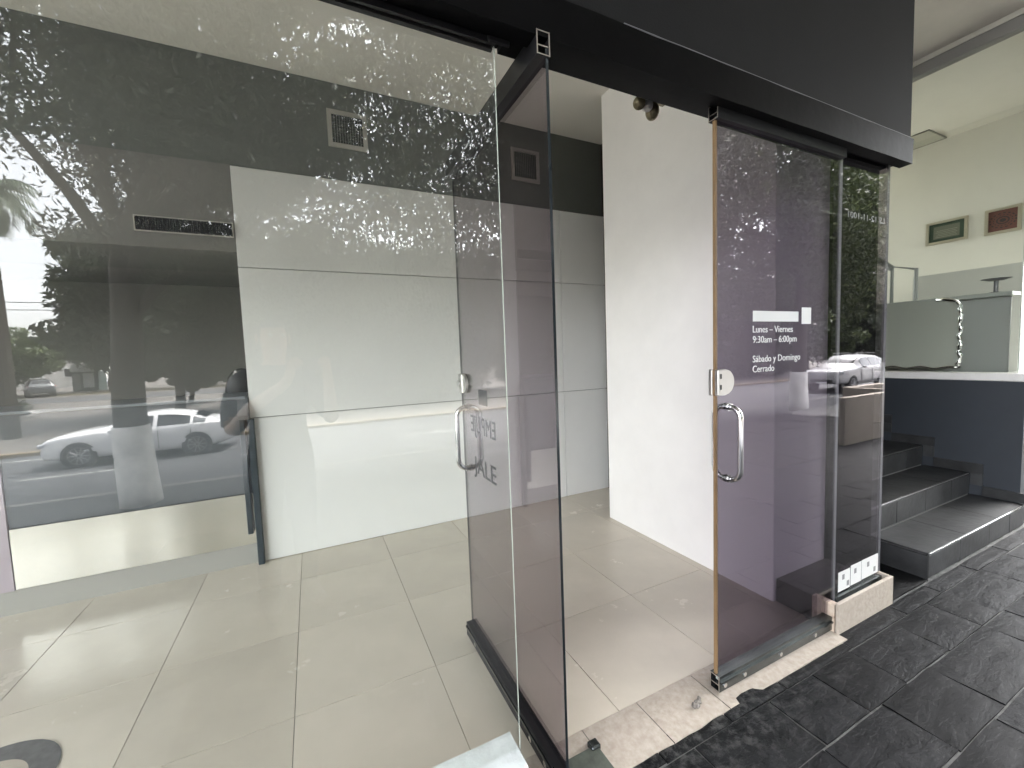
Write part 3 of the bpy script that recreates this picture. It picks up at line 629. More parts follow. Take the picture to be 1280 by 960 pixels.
# round emblem on the shop floor
em = thing('floor_emblem', 'round dark-ringed cream emblem stuck on the tiled floor', 'floor sticker', (-1.22, 2.08, 0))
def ring_flat(bm, c, r0, r1, z, n=48):
    for k in range(n):
        a, b = 2 * PI * k / n, 2 * PI * (k + 1) / n
        bm.faces.new([bm.verts.new((c[0] + r * math.cos(t), c[1] + r * math.sin(t), z)) for r, t in ((r0, a), (r1, a), (r1, b), (r0, b))])
bm = nb(); ring_flat(bm, (-1.20, 2.09), 0.15, 0.235, 0.0030); obj('ring', bm, mat('emblem_grey', (0.09, 0.09, 0.09), 0.4, var=0.3, vscale=25), em)
bm = nb(); ring_flat(bm, (-1.20, 2.09), 0.001, 0.15, 0.0030); obj('disc', bm, mat('emblem_cream', (0.42, 0.37, 0.30), 0.4), em)
bm = nb()
for k in range(12):
    a = 0.5 + k * 0.5; r = 0.11 - 0.02 * (k % 3); cx, cy = -1.20 + r * math.cos(a), 2.09 + r * math.sin(a)
    box(bm, -0.022, 0.022, -0.006, 0.006, 0, 0.001, mtx=Matrix.Translation((cx, cy, 0.0034)) @ Matrix.Rotation(a + .6, 4, 'Z'))
obj('motif', bm, mat('emblem_plum', (0.10, 0.07, 0.09), 0.5), em, kind='stuff')

# ================================================================== staircase and neighbour unit
st = thing('staircase', 'dark tiled stairs climbing beside the shop front', 'stairs', (4.2, 1.15, 0))
RY = [1.15, 1.46, 1.77, 2.08]; RZ = [0.165, 0.35, 0.53, 0.70]
xl, xr = 3.40, 5.05
for k in range(4):
    zb = 0.0 if k == 0 else RZ[k - 1]; ye = RY[k + 1] if k < 3 else 4.2
    bm = nb(); box(bm, xl + .004, xr - .001, RY[k] + .012, ye + (.011 if k < 3 else 0), zb - (0.02 if k else 0), RZ[k] - .014); obj('step_core', bm, mat('stair_grout', (0.28, 0.28, 0.27), .9), st)
    # riser tiles
    cuts = [xl, xl + .38, xl + .38 + .45, xl + 1.28, xr - .02] if k % 2 else [xl, xl + .46, xl + .95, xl + 1.33, xr - .02]
    for a, b in zip(cuts, cuts[1:]):
        bm = nb(); box(bm, a + .0022, b - .0022, RY[k] + random.uniform(-.001, .001), RY[k] + .0115, zb + .005, RZ[k] - .0165, 0.001); obj('riser_tile', bm, stair_riser_m, st)
    cuts2 = [xl, xl + .55, xl + 1.1, xr - .02]
    for a, b in zip(cuts2, cuts2[1:]):
        bm = nb(); box(bm, a + .0014, b - .0014, RY[k] + .003, ye - .006, RZ[k] - .0135, RZ[k] + random.uniform(-.001, .001), 0.002); obj('tread_tile', bm, stair_m, st)
    bm = nb(); tube(bm, [(xl + .01 + i * .1, RY[k] - .0005, RZ[k] - .004 + .001 * noise.noise(Vector((i * .7, k, 0)))) for i in range(17)], 0.0028 if k == 0 else 0.0016, 6); obj('nosing', bm, nosing_m if k == 0 else mat('nosing_worn', (0.3, 0.3, 0.3), .4, metal=.6), st)
    # skirting on the side wall
    yb = ye
    bm = nb(); box(bm, xr - .019, xr - .002, RY[k] - .075, yb - .075, RZ[k] + .001, RZ[k] + .082, 0.002); obj('skirting_tile', bm, stair_m, st)
    if k: 
        bm = nb(); box(bm, xr - .0195, xr - .003, RY[k] - .075, RY[k] - .003, RZ[k - 1] + .084, RZ[k] + .0005, 0.002); obj('skirting_tile', bm, stair_riser_m, st)
bm = nb(); box(bm, xl - .012, xl + .002, 1.151, 1.46, 0.0, 0.151, 0.001); obj('end_tile', bm, stair_m, st)
bm = nb(); tube(bm, [(xl - .006, 1.152, 0.0), (xl - .006, 1.152, .156)], 0.003, 6); tube(bm, [(xl - .006, 1.152, .158), (xl - .006, 1.45, .158)], 0.0025, 6); obj('corner_trim', bm, trim_m, st)
# neighbour unit
nu = thing('reception_room', 'neighbouring reception unit with pale green walls behind glass', 'building', (6.2, 2.5, 0))
bm = nb(); box(bm, 5.05, 5.17, 1.18, 5.6, -0.05, 1.138); box(bm, 5.17, 9.0, 1.18, 1.30, -0.05, 1.1375); obj('parapet', bm, parapet_m, nu)
bm = nb(); box(bm, 5.03, 5.19, 1.16, 5.6, 1.14, 1.205, 0.006); box(bm, 5.192, 9.0, 1.16, 1.32, 1.1405, 1.2045, 0.006); obj('sill', bm, sill_m, nu)
bm = nb(); box(bm, 7.2, 7.3, 1.32, 5.6, 0.7, 3.957); obj('picture_wall', bm, room_m, nu)
bm = nb(); box(bm, 5.0, 5.3, 5.6, 5.7, 0.0, 4.0); box(bm, 5.3, 7.1, 5.6, 5.7, 0.0, 1.6); box(bm, 5.3, 7.1, 5.6, 5.7, 3.9, 4.0); box(bm, 7.1, 9.0, 5.6, 5.7, 0.0, 4.0); obj('rear_wall', bm, room_m, nu)
bm = nb(); box(bm, 5.3, 7.1, 5.645, 5.655, 1.6, 3.9); obj('rear_window', bm, room_glass, nu)  # unseen window, added to brighten the reception room from behind
bm = nb(); box(bm, 5.06, 9.0, 1.19, 5.6, 3.957, 4.0); obj('ceiling_slab', bm, room_m, nu)
bm = nb(); box(bm, 5.18, 7.19, 1.31, 5.6, 0.5, 0.7); obj('room_floor', bm, tile_m, nu)
bm = nb(); box(bm, 5.06, 5.15, 1.2, 5.6, 3.86, 3.956, 0.006); box(bm, 5.151, 9.0, 1.2, 1.29, 3.86, 3.9555, 0.006); obj('window_head', bm, mat('head_grey', (0.30, 0.30, 0.29), 0.5), nu)
glass_sheet('window_glass', 5.095, 5.105, 1.23, 5.58, 1.206, 3.86, room_glass, edge_m, nu, 'x')
glass_sheet('front_glass', 5.13, 9.0, 1.235, 1.245, 1.206, 3.86, room_glass, edge_m, nu, 'y')
bm = nb(); box(bm, 6.7, 7.15, 2.40, 2.80, 3.946, 3.956, 0.002); obj('ceiling_hatch', bm, mat('hatch', (0.50, 0.50, 0.43), .6), nu)
bm = nb(); box(bm, 6.69, 6.70, 2.39, 2.81, 3.942, 3.9565); box(bm, 7.15, 7.16, 2.39, 2.81, 3.942, 3.9565); box(bm, 6.70, 7.15, 2.39, 2.40, 3.942, 3.9565); box(bm, 6.70, 7.15, 2.80, 2.81, 3.942, 3.9565); obj('hatch_frame', bm, mat('hatch_dark', (0.22, 0.22, 0.19), .6), nu)
sf = thing('passage_soffit', 'plain grey plastered soffit over the stair passage, plus an added unseen slab out front', 'soffit', (4, 3, 3.95))
bm = nb(); box(bm, -4.6, 7.6, -1.2, 1.125, 4.30, 4.5); box(bm, 2.967, 12.0, 1.1255, 6.0, 4.005, 4.5); obj('slab', bm, soffit_m, sf)  # first box is an added, unseen slab that holds back steep sky light
bm = nb(); box(bm, -4.6, 7.6, -1.19, 1.12, 4.502, 9.0); obj('added_overhang', bm, fascia_m, bd)  # unseen mass added over the front slab to shade the entrance
pw = thing('passage_wall', 'dim end wall closing the stair passage', 'wall', (4.2, 5.6, 0))
bm = nb(); box(bm, 3.39, 5.0, 5.6, 5.7, 0, 3.93); obj('face', bm, room_m, pw)
def picture(lab, ya, yb, za, zb, mount, inner, detail_):
    t = thing('framed_picture', lab, 'picture', (7.19, (ya + yb) / 2, za), 'framed pictures on the reception wall')
    bm = nb(); f = 0.028
    box(bm, 7.165, 7.198, ya, yb, zb - f, zb); box(bm, 7.165, 7.198, ya, yb, za, za + f)
    box(bm, 7.1655, 7.198, ya, ya + f, za + f, zb - f); box(bm, 7.1655, 7.198, yb - f, yb, za + f, zb - f); obj('frame', bm, mat('champagne_frame', (0.62, 0.58, 0.46), 0.35, metal=0.5), t)
    bm = nb(); box(bm, 7.18, 7.197, ya + f, yb - f, za + f, zb - f); obj('mount', bm, mount, t)
    if detail_ == 'cert':
        bm = nb(); box(bm, 7.178, 7.1795, ya + .07, yb - .07, za + .062, zb - .062); obj('certificate', bm, inner, t)
        bm = nb()
        for k in range(5): box(bm, 7.1765, 7.1775, ya + .09 + .012 * (k % 2), yb - .09 - .01 * (k % 3), za + .078 + k * .019, za + .084 + k * .019)
        obj('lines', bm, mat('cert_line', (0.30, 0.30, 0.24), .6), t)
    else:
        bm = nb(); cy_, cz_ = (ya + yb) / 2, (za + zb) / 2
        for r0, r1 in ((.0, .02), (.032, .042), (.055, .062), (.075, .086)):
            for k in range(32):
                if r0 > .05 and k % 2: continue
                a, b = 2 * PI * k / 32, 2 * PI * (k + 1) / 32
                bm.faces.new([bm.verts.new((7.1785, cy_ + 1.25 * r * math.cos(q), cz_ + r * math.sin(q))) for r, q in ((r0 + .0005, a), (r1, a), (r1, b), (r0 + .0005, b))])
        obj('rosette', bm, inner, t)
picture('green mounted certificate in a pale frame, nearer the passage end', 2.185, 2.56, 2.69, 2.965, mat('green_mount', (0.045, 0.075, 0.05), .5), mat('cert_paper', (0.16, 0.17, 0.13), .5), 'cert')
picture('maroon picture with a round rosette in a pale frame, at the right edge', 1.765, 2.045, 2.68, 2.965, mat('maroon_mount', (0.17, 0.075, 0.06), .5), mat('rosette_ink', (0.045, 0.04, 0.04), .5), 'ros')
rc = thing('reception_desk', 'grey high-fronted reception desk behind the side window', 'desk', (5.8, 1.9, 0.7))
bm = nb(); box(bm, 5.62, 5.70, 1.42, 3.2, 0.70, 1.86, 0.004); obj('front', bm, counter_grey, rc)
bm = nb(); box(bm, 5.56, 6.0, 1.40, 3.2, 1.862, 1.90, 0.004); obj('top', bm, mat('desk_top', (0.40, 0.42, 0.40), 0.3), rc)
bm = nb(); box(bm, 6.3, 6.36, 1.42, 2.35, 1.3, 2.22); obj('back_screen', bm, mat('screen_pale', (0.60, 0.60, 0.56), .5), rc)
bm = nb(); box(bm, 5.60, 5.65, 1.36, 1.41, 0.70, 1.86, 0.003); obj('corner_post', bm, room_m, rc)
mp_ = thing('chrome_panel', 'pale grey panel with a wavy chrome edge standing on the window sill', 'panel', (5.3, 1.95, 1.2))
bm = nb(); pts = [(1.64, 1.235), (2.75, 1.235), (2.75, 1.88), (1.72, 1.86), (1.64, 1.80)]
prism(bm, pts, 'x', 5.30, 5.325); obj('panel', bm, mat('panel_pale', (0.42, 0.43, 0.39), .5), mp_)
bm = nb(); pt = [(5.295, 1.635 + .006 * math.sin(k * 1.1) + .004 * math.sin(k * 2.7), 1.79 - .56 * k / 26) for k in range(27)]
tube(bm, [(5.295, 1.80, 1.865), (5.295, 1.72, 1.855), (5.295, 1.665, 1.835)] + pt, [.016 + .005 * math.sin(q * 1.7) for q in range(30)], 8)
tube(bm, [(5.295, 1.64 + k * .03, 1.232 + .010 * math.sin(k * .9)) for k in range(36)], 0.013, 8); obj('edge', bm, chrome, mp_, True)
di = thing('desk_dish', 'small dark dish on a stem on the reception desk', 'dish', (5.75, 1.55, 1.90))
bm = nb(); disc_cyl(bm, (5.75, 1.55, 1.901), (0, 0, 1), .07, .012, 20, r2=.05); tube(bm, [(5.75, 1.55, 1.91), (5.75, 1.55, 2.02)], .016); disc_cyl(bm, (5.75, 1.55, 2.02), (0, 0, 1), .05, .018, 20, r2=.10); obj('body', bm, mat('dish_dark', (0.09, 0.09, 0.10), .3), di)
fr_ = thing('desk_stand', 'open grey tubular stand on the far end of the reception desk', 'stand', (5.75, 2.35, 1.90))
bm = nb(); P = [(5.75, 2.12, 1.905), (5.75, 2.12, 2.24), (5.75, 2.32, 2.30), (5.75, 2.32, 1.905)]
tube(bm, P, .018, 6); obj('frame', bm, counter_grey, fr_)
bm = nb(); tube(bm, [(5.75, 2.32, 2.28), (5.75, 2.46, 2.42), (5.75, 2.52, 2.62)], .03, 6); obj('arm', bm, counter_grey, fr_)
# planter wall on the platform, mirrored by the narrow pane
pl = thing('planter_wall', 'beige rendered planter box on the slate platform edge', 'planter', (8.3, -1.3, 0))
bm = nb(); box(bm, 6.92, 9.9, -0.98, -0.90, -0.02, 0.70, 0.004); box(bm, 8.6, 9.9, -1.75, -1.63, -0.02, 0.70, 0.004); box(bm, 8.6, 8.68, -1.63, -0.981, -0.02, 0.699, 0.004); obj('wall', bm, mat('beige_render', (0.31, 0.275, 0.235), .8, var=.08, vscale=3), pl)
bm = nb(); box(bm, 8.68, 9.8, -1.63, -0.982, -0.02, 0.6); obj('soil', bm, bark, pl)

# ================================================================== trees
def leaves(centres, radii, counts, size, elong=1.7, droop=0.0):
    out_ = []
    for c, r, n in zip(centres, radii, counts):
        d = np.random.normal(size=(n, 3)); d /= np.linalg.norm(d, axis=1)[:, None]
        p = np.array(c) + d * (np.random.rand(n, 1) ** 0.45) * np.array(r)
        a = np.random.normal(size=(n, 3)); a[:, 2] -= droop; a /= np.linalg.norm(a, axis=1)[:, None]
        b = np.cross(a, np.random.normal(size=(n, 3))); b /= np.linalg.norm(b, axis=1)[:, None]
        s = size * (0.6 + 0.8 * np.random.rand(n, 1)); a = a * s * elong; b = b * s
        out_.append(np.stack([p - a, p - b * .55, p + a, p + b * .55], axis=1))
    return np.concatenate(out_)
def crown_clumps(c, R, n, rmin, rmax, cut=None):
    C_, R_ = [], []
    k = 0
    while len(C_) < n and k < n * 60:
        k += 1
        d = Vector((random.gauss(0, 1), random.gauss(0, 1), random.gauss(0, 1))).normalized() * (random.random() ** 0.4)
        p = Vector((c[0] + d.x * R[0], c[1] + d.y * R[1], c[2] + d.z * R[2]))
        if cut and cut(p): continue
        r = random.uniform(rmin, rmax); C_.append(p); R_.append((r, r, r * .65))
    return C_, R_
def tree(name, label, x, y, z0, h, tr, crown, R, n, per, size, lm, group, painted=True, cut=None, rmin=.5, rmax=1.1, droop=0.3, limbs=9, lean=(0, 0), twigs=0, elong=1.7):
    t = thing(name, label, 'tree', (x, y, z0), group)
    bm = nb(); pts = []; rad = []; N_ = 9
    for i in range(N_):
        u = i / (N_ - 1); pts.append((x + lean[0] * u + .06 * math.sin(u * 5 + x), y + lean[1] * u, z0 - .05 + h * u)); rad.append(tr * (1.12 if i == 0 else 1.0) * (1 - .35 * u))
    tube(bm, pts, rad, 12)
    C_, R_ = crown_clumps(crown, R, n, rmin, rmax, cut)
    top = Vector(pts[-1])
    for k in range(limbs):
        e = Vector(C_[k * len(C_) // limbs]); s = top - Vector((0, 0, random.uniform(0, h * .35)))
        mid = s.lerp(e, .5) + Vector((random.uniform(-.3, .3), random.uniform(-.3, .3), random.uniform(.1, .6)))
        tube(bm, [s, s.lerp(mid, .5) + Vector((0, 0, .15)), mid, e], [tr * .42, tr * .33, tr * .22, .03], 6)
        for q in range(twigs):
            f_ = C_[random.randrange(len(C_))]; tube(bm, [mid, mid.lerp(f_, .5) + Vector((0, 0, random.uniform(-.2, .4))), f_], [.045, .03, .01], 4)
    for f in bm.faces: f.smooth = True
    obj('trunk', bm, bark, t)
    if painted:
        bm = nb(); hh = 1.45; tube(bm, [(x + .06 * math.sin(u * 5 * hh / h + x), y, z0 + hh * u) for u in (0, .25, .5, .75, 1)], [tr * q + .012 for q in (1.13, 1.09, 1.05, 1.01, .98)], 14); obj('painted_band', bm, lime, t, True)
    V = leaves(C_, R_, [int(per * (.6 + .8 * random.random())) for _ in C_], size, elong, droop)
    quads_mesh('crown', V, lm, t, kind='stuff')
    return t
# nearest street tree: its crown leaves the lower left open to the sky
def gap_side(p):
    return p.x / (2.4 - p.y), (p.z - 1.5) / (2.4 - p.y)
def cut1(p):
    a, e = gap_side(p)
    if a < -.30 and e < .33 and random.random() < .9: return True
    if a < -.25 and e < .2: return True
    if a < -.36 and e < .46 and random.random() < .8: return True
    if .05 < a < .45 and .2 < e < .75 and random.random() < .52: return True
    if -.28 < a < .05 and e > .2 and random.random() < .12: return True
    return p.z < 2.7
tree('street_tree', 'thick dark trunked tree with lime-washed foot in front of the white sedan', -2.95, -7.35, -.98, 5.2, .27, (-0.4, -7.6, 6.7), (5.4, 3.8, 4.6), 430, 330, .040, leaf_dark, 'street trees along the kerb', cut=cut1, limbs=16, twigs=4, rmin=.6, rmax=1.3, droop=.5)
hang = []
for k in range(1300):
    a_ = random.uniform(.04, .46); d_ = random.uniform(8.2, 12.0); e_ = random.uniform(.14, .78)
    p_ = Vector((a_ * d_, 2.4 - d_, 1.5 + e_ * d_)); sl = Vector((random.gauss(.12, .14), random.gauss(0, .15), -1)).normalized(); L_ = random.uniform(.25, .8); w_ = random.uniform(.008, .024)
    sd_ = Vector((random.gauss(1, .5), random.gauss(0, .6), 0)).normalized() * w_
    hang.append([p_ - sd_ * .4, p_ + sd_ * .4, p_ + sl * L_ + sd_, p_ + sl * L_ - sd_])
quads_mesh('hanging_twigs', np.array([[list(v) for v in q] for q in hang]), leaf_dark, bpy.data.objects['street_tree'], kind='stuff')
def cut2(p):
    a, e = gap_side(p)
    if a < .45 and e > .2 and random.random() < .62: return True
    if a > 1.0 and e > .16 and random.random() < .35: return True
    return p.z < 2.9
tree('street_tree', 'street tree beside the platform, its crown spreading over the doorway mirror', 6.6, -7.4, -.98, 5.0, .26, (6.4, -7.6, 6.8), (5.4, 3.6, 4.4), 320, 320, .044, leaf_dark, 'street trees along the kerb', cut=cut2, limbs=14, twigs=4, rmin=.6, rmax=1.3, droop=.8)
tree('street_tree', 'lime-washed street tree standing before the silver pickup bonnet', 16.35, -6.9, -.98, 5.4, .27, (16.0, -7.2, 7.2), (5.4, 3.6, 4.6), 250, 330, .055, leaf_mid, 'street trees along the kerb', cut=cut2, limbs=12, twigs=2, rmin=.6, rmax=1.3)
tree('street_tree', 'lime-washed street tree before the silver pickup door', 25.9, -8.1, -1.0, 5.6, .33, (25.6, -8.2, 7.4), (5.4, 3.6, 4.6), 200, 420, .07, leaf_mid, 'street trees along the kerb', cut=cut2, limbs=12)
# across the road
tree('topiary_tree', 'round dense clipped tree across the road on the plaza', -7.6, -33.1, -1.02, 1.4, .16, (-7.6, -33.1, 1.7), (2.7, 2.7, 1.75), 150, 260, .085, leaf_dark, None, painted=False, rmin=.35, rmax=.6, limbs=6)
ft = [(-36, -58, 3.4, 5.5, 'far plaza tree at the left edge behind the parked cars'), (-28.5, -60, 3.3, 5.5, 'far plaza tree left of the kiosk'), (-22, -64, 4.6, 6.0, 'taller pale plaza tree right behind the kiosk'), (-15, -62, 5, 6, 'far plaza tree between kiosk and topiary'), (-9, -60, 4.5, 5.5, 'far plaza tree behind the round topiary'), (-3, -62, 4.4, 5.5, 'far plaza tree left of the pink house'), (5, -66, 4.6, 5.5, 'far plaza tree right of the pink house')]
for i, (x, y, hz, r, lab) in enumerate(ft):
    tree('plaza_tree', lab, x, y, -1.02, 2.6, .2, (x, y, hz), (r * .8, r * .7, 2.6), 70, 200, .15, leaf_pale if i % 2 == 0 else leaf_far, 'trees along the far side of the plaza', painted=False, rmin=.7, rmax=1.3, limbs=7)
for i, (x, y, lab) in enumerate([(24, -24, 'broad roadside tree far right across the road, nearest of its row'), (33, -20, 'broad roadside tree behind the silver pickup'), (44, -22, 'broad roadside tree farthest along the road'), (14.5, -25, 'broad roadside tree across the road opposite the doorway'), (7, -23, 'dense roadside tree across the road left of the doorway mirror'), (0.5, -24, 'dense roadside tree mirrored on the white back wall'), (-6.5, -25.5, 'dense roadside tree right behind the round topiary'), (55, -20, 'broad roadside tree closing the far end of the road'), (3.9, -27.5, 'dense roadside tree filling the gap behind the two mirrored on the white wall')]):
    tree('roadside_tree', lab, x, y, -1.02, 3.0, .25, (x, y, 3.8 if -3 < x < 10 else 4.9 if x < 0 else 4.0), (5.0 if x < 10 else 6.0, 4.0, 5.0 if x > -3 else 3.6), 150, 240, .13, leaf_dark if i % 2 or x < 10 else leaf_mid, 'roadside trees across the road', painted=False, rmin=.8, rmax=1.5, limbs=8, cut=(lambda p: p.z < 1.4) if x < -3 else None)
# palm
pt_ = thing('palm_tree', 'tall palm with drooping fronds at the left edge of the sky', 'palm', (-10.5, -20.2, -1.02))
bm = nb(); tube(bm, [(-10.5, -20.2, -1.05), (-10.45, -20.2, 3), (-10.5, -20.2, 8.2)], [.26, .2, .17], 10); obj('trunk', bm, bark, pt_)
VV = []
for k in range(46):
    a = k * 2.399; el = random.uniform(-.55, 1.1); Lf = random.uniform(1.5, 2.1)
    d = Vector((math.cos(a), math.sin(a), 0)); base = Vector((-10.5, -20.2, 8.2))
    prev = base; th_ = el
    for s in range(9):
        nx_ = prev + (d * math.cos(th_) + Vector((0, 0, math.sin(th_)))) * Lf / 9; th_ -= .24
        side = d.cross(Vector((0, 0, 1)))
        for sg in (-1, 1):
            for q in range(2):
                p0 = prev.lerp(nx_, q * .5); tip = p0 + side * sg * .34 * (1 - s / 12) + d * .12 + Vector((0, 0, -.32))
                w_ = (nx_ - prev) * .22; VV.append([p0 - w_, p0 + w_, tip + w_ * .3, tip - w_ * .3])
        VV.append([prev - side * .015, prev + side * .015, nx_ + side * .012, nx_ - side * .012]); prev = nx_
quads_mesh('crown', np.array([[list(p) for p in q] for q in VV]), leaf_palm, pt_, kind='stuff')
# round hedge bed
hd = thing('hedge_bed', 'low round hedge bed with a stone kerb on the plaza', 'hedge', (-19.5, -28, -1.02))
bm = nb(); n = 48; rg = [[(-19.5 + r * math.cos(2 * PI * k / n), -28 + r * math.sin(2 * PI * k / n), z) for k in range(n)] for r, z in ((6.0, -1.03), (6.0, -.78), (5.7, -.78), (5.7, -1.0))]
ring_loft(bm, rg, True, False); obj('kerb_ring', bm, kerb_m, hd)
hc = [(-19.5 + r * math.cos(a), -28 + r * math.sin(a), -.45 + .2 * random.random()) for r, a in [(5.4 * math.sqrt(random.random()), random.random() * 6.283) for _ in range(260)]]
quads_mesh('foliage', leaves(hc, [(.6, .6, .45)] * 260, [110] * 260, .06), leaf_dark, hd, kind='stuff')

# ================================================================== cars
def car(name, label, loc, rotz, kind, paint, group=None, scale=1.0):
    """nose towards -x, wheels on z=0"""
    t = thing(name, label, {'sedan': 'car', 'pickup': 'pickup truck'}[kind], loc, group, rotz)
    WL[t.name] = Vector((0, 0, 0)); t.scale = (scale,) * 3
    if kind == 'sedan':
        # x, half width low, half width belt, bottom, belt, roof half width, roof z
        S = [(-2.28, .58, .58, .30, .62, .42, .66), (-2.18, .80, .76, .22, .76, .60, .80), (-1.80, .90, .86, .19, .86, .66, .93), (-1.25, .91, .88, .19, .92, .68, 1.00), (-.88, .91, .88, .19, .94, .66, 1.05),
             (-.45, .91, .89, .19, .92, .60, 1.24), (-.1, .91, .89, .19, .93, .585, 1.39), (.35, .91, .89, .19, .94, .585, 1.43), (.8, .91, .89, .19, .95, .575, 1.40), (1.25, .91, .88, .19, .97, .55, 1.27), (1.62, .90, .86, .21, .99, .58, 1.09), (1.95, .88, .82, .26, .98, .62, 1.03), (2.2, .80, .76, .34, .92, .55, .97), (2.3, .62, .60, .42, .80, .40, .82)]
        cab = (4, 10); wx = (-1.36, 1.36); wr = .335; half = .905
    else:
        S = [(-2.7, .70, .66, .50, .95, .50, .98), (-2.55, .88, .86, .42, 1.08, .70, 1.13), (-2.0, .95, .93, .40, 1.14, .78, 1.20), (-1.3, .95, .93, .40, 1.17, .78, 1.24), (-.95, .95, .93, .40, 1.18, .74, 1.32),
             (-.55, .95, .93, .40, 1.19, .68, 1.66), (-.15, .95, .93, .40, 1.20, .66, 1.80), (.4, .95, .93, .40, 1.20, .66, 1.83), (1.0, .95, .93, .40, 1.20, .66, 1.82), (1.7, .95, .93, .40, 1.20, .66, 1.79), (2.15, .95, .93, .40, 1.20, .68, 1.70), (2.4, .94, .92, .42, 1.18, .74, 1.24), (2.6, .90, .88, .46, 1.10, .70, 1.14)]
        cab = (4, 11); wx = (-1.62, 1.62); wr = .40; half = .955
    def ring(s):
        x, wl, wb, zb, zs, wrf, zr = s; zm = zb + (zs - zb) * .45
        h_ = [(0, zb), (wl * .85, zb), (wl, zb + .10), (wl * 1.0 + .012, zm), (wb, zs - .02), (wb * .97, zs), (wrf + (wb - wrf) * .12, zs + (zr - zs) * .80), (wrf * .86, zs + (zr - zs) * .97), (0, zr + .012)]
        return [(x, y, z) for y, z in h_] + [(x, -y, z) for y, z in h_[-2:0:-1]]
    rings = [ring(s) for s in S]
    bm = nb(); R_ = ring_loft(bm, rings)
    o = obj('body', bm, paint, t, True)
    md = o.modifiers.new('smooth', 'SUBSURF'); md.levels = 1; md.render_levels = 2
    # side glazing, a little proud of the cabin, split by the pillars
    for sg in (1, -1):
        segs = ([(5, 7), (7, 9), (9, 10)] if kind == 'sedan' else [(5, 7), (7, 9), (9, 10)])
        for a, b in segs:
            bm = nb(); prev = None
            for k in range(7):
                u = a + (b - a) * (.06 + .88 * k / 6); i = min(int(u), len(S) - 2); f = u - i
                s = [S[i][q] * (1 - f) + S[i + 1][q] * f for q in range(7)]
                x, wl, wb, zb, zs, wrf, zr = s
                g0, g1 = .10, .76
                yy = lambda g_: (wb * .97) + ((wrf + (wb - wrf) * .12) - wb * .97) * min(1, g_ / .8)
                p0 = (x, sg * (yy(g0) + .012), zs + (zr - zs) * g0); p1 = (x, sg * (yy(g1) + .012), zs + (zr - zs) * g1)
                v = [bm.verts.new(p0), bm.verts.new(p1)]
                if prev: bm.faces.new((prev[0], v[0], v[1], prev[1]))
                prev = v
            obj('side_window', bm, car_glass, t)
    for nm, i, j in (('windscreen', cab[0], cab[0] + 2), ('rear_window', cab[1] - 1, cab[1])):
        bm = nb(); V_ = []
        for k in range(4):
            u = i + (j - i) * (.12 + .78 * k / 3); q = min(int(u), len(S) - 2); f = u - q
            s = [S[q][m_] * (1 - f) + S[q + 1][m_] * f for m_ in range(7)]
            V_.append([bm.verts.new((s[0], yy_, s[6] + (.022 if abs(yy_) < .5 else .0))) for yy_ in (-s[5] * .86, -s[5] * .4, s[5] * .4, s[5] * .86)])
        for a, b in zip(V_, V_[1:]):
            for m_ in range(3): bm.faces.new((a[m_], a[m_ + 1], b[m_ + 1], b[m_]))
        obj(nm, bm, car_glass, t, True)
    for x in wx:
        for sg in (1, -1):
            bm = nb(); disc_cyl(bm, (x, sg * (half - .20), wr), (0, sg, 0), wr + .055, .208, 28); obj('wheel_arch', bm, trim_m, t)
            bm = nb(); n = 28
            prof = [(wr - .10, half + .0), (wr - .03, half + .022), (wr, half + .004), (wr, half - .16), (wr - .08, half - .2)]
            ring_loft(bm, [[(x + r * math.cos(2 * PI * k / n), sg * yv, wr + r * math.sin(2 * PI * k / n)) for k in range(n)] for r, yv in prof], True, False); w_ = obj('wheel', bm, tyre_m, t, True)
            bm = nb(); disc_cyl(bm, (x, sg * (half - .02), wr), (0, sg, 0), wr - .095, .006, 28)
            for k in range(10):
                a = 2 * PI * k / 10; d = Vector((math.cos(a), 0, math.sin(a))); c = Vector((x, sg * (half + .006), wr))
                tube(bm, [c + d * .03, c + d * (wr - .10)], [.022, .014], 5)
            ring_loft(bm, [[(x + r * math.cos(2 * PI * k / n), sg * yv, wr + r * math.sin(2 * PI * k / n)) for k in range(n)] for r, yv in ((wr - .115, half + .004), (wr - .10, half + .014), (wr - .085, half + .004))], True, False)
            obj('rim', bm, [rim_m, trim_m], w_)
    zs0 = S[1][4]; w0 = S[1][1]
    for sg in (1, -1):
        bm = nb(); x0 = S[1][0]; box(bm, -.16, .16, -.02, .05, -.055, .05, .02, mtx=Matrix.Translation((x0 + .10, sg * (w0 - .06), zs0 - .06)) @ Matrix.Rotation(-sg * .55, 4, 'Z') @ Matrix.Rotation(-.16, 4, 'Y')); obj('headlight', bm, lamp_m, t, True)
        bm = nb(); xe = S[-2][0]; box(bm, -.2, .12, -.02, .06, -.06, .05, .02, mtx=Matrix.Translation((xe - .08, sg * (S[-2][1] - .05), S[-2][4] - .05)) @ Matrix.Rotation(sg * .35, 4, 'Z')); obj('tail_light', bm, tail_m, t, True)
        bm = nb(); xm = S[cab[0]][0] + .28; bmesh.ops.create_uvsphere(bm, u_segments=12, v_segments=8, radius=.1, matrix=Matrix.Translation((xm, sg * (half + .09), S[5][4] + .05)) @ Matrix.Diagonal((.9, 1.0, .68, 1))); tube(bm, [(xm, sg * (half - .08), S[5][4] + .0), (xm, sg * (half + .06), S[5][4] + .03)], .025, 6); obj('mirror', bm, paint, t, True)
        for xg in ((-.62, .42, 1.22) if kind == 'sedan' else (-.75, .45, 1.45)):
            bm = nb(); box(bm, xg - .008, xg + .008, sg * (half + .012) - .012, sg * (half + .012) + .003, S[5][3] + .12, S[5][4] - .06); obj('door_gap', bm, trim_m, t)
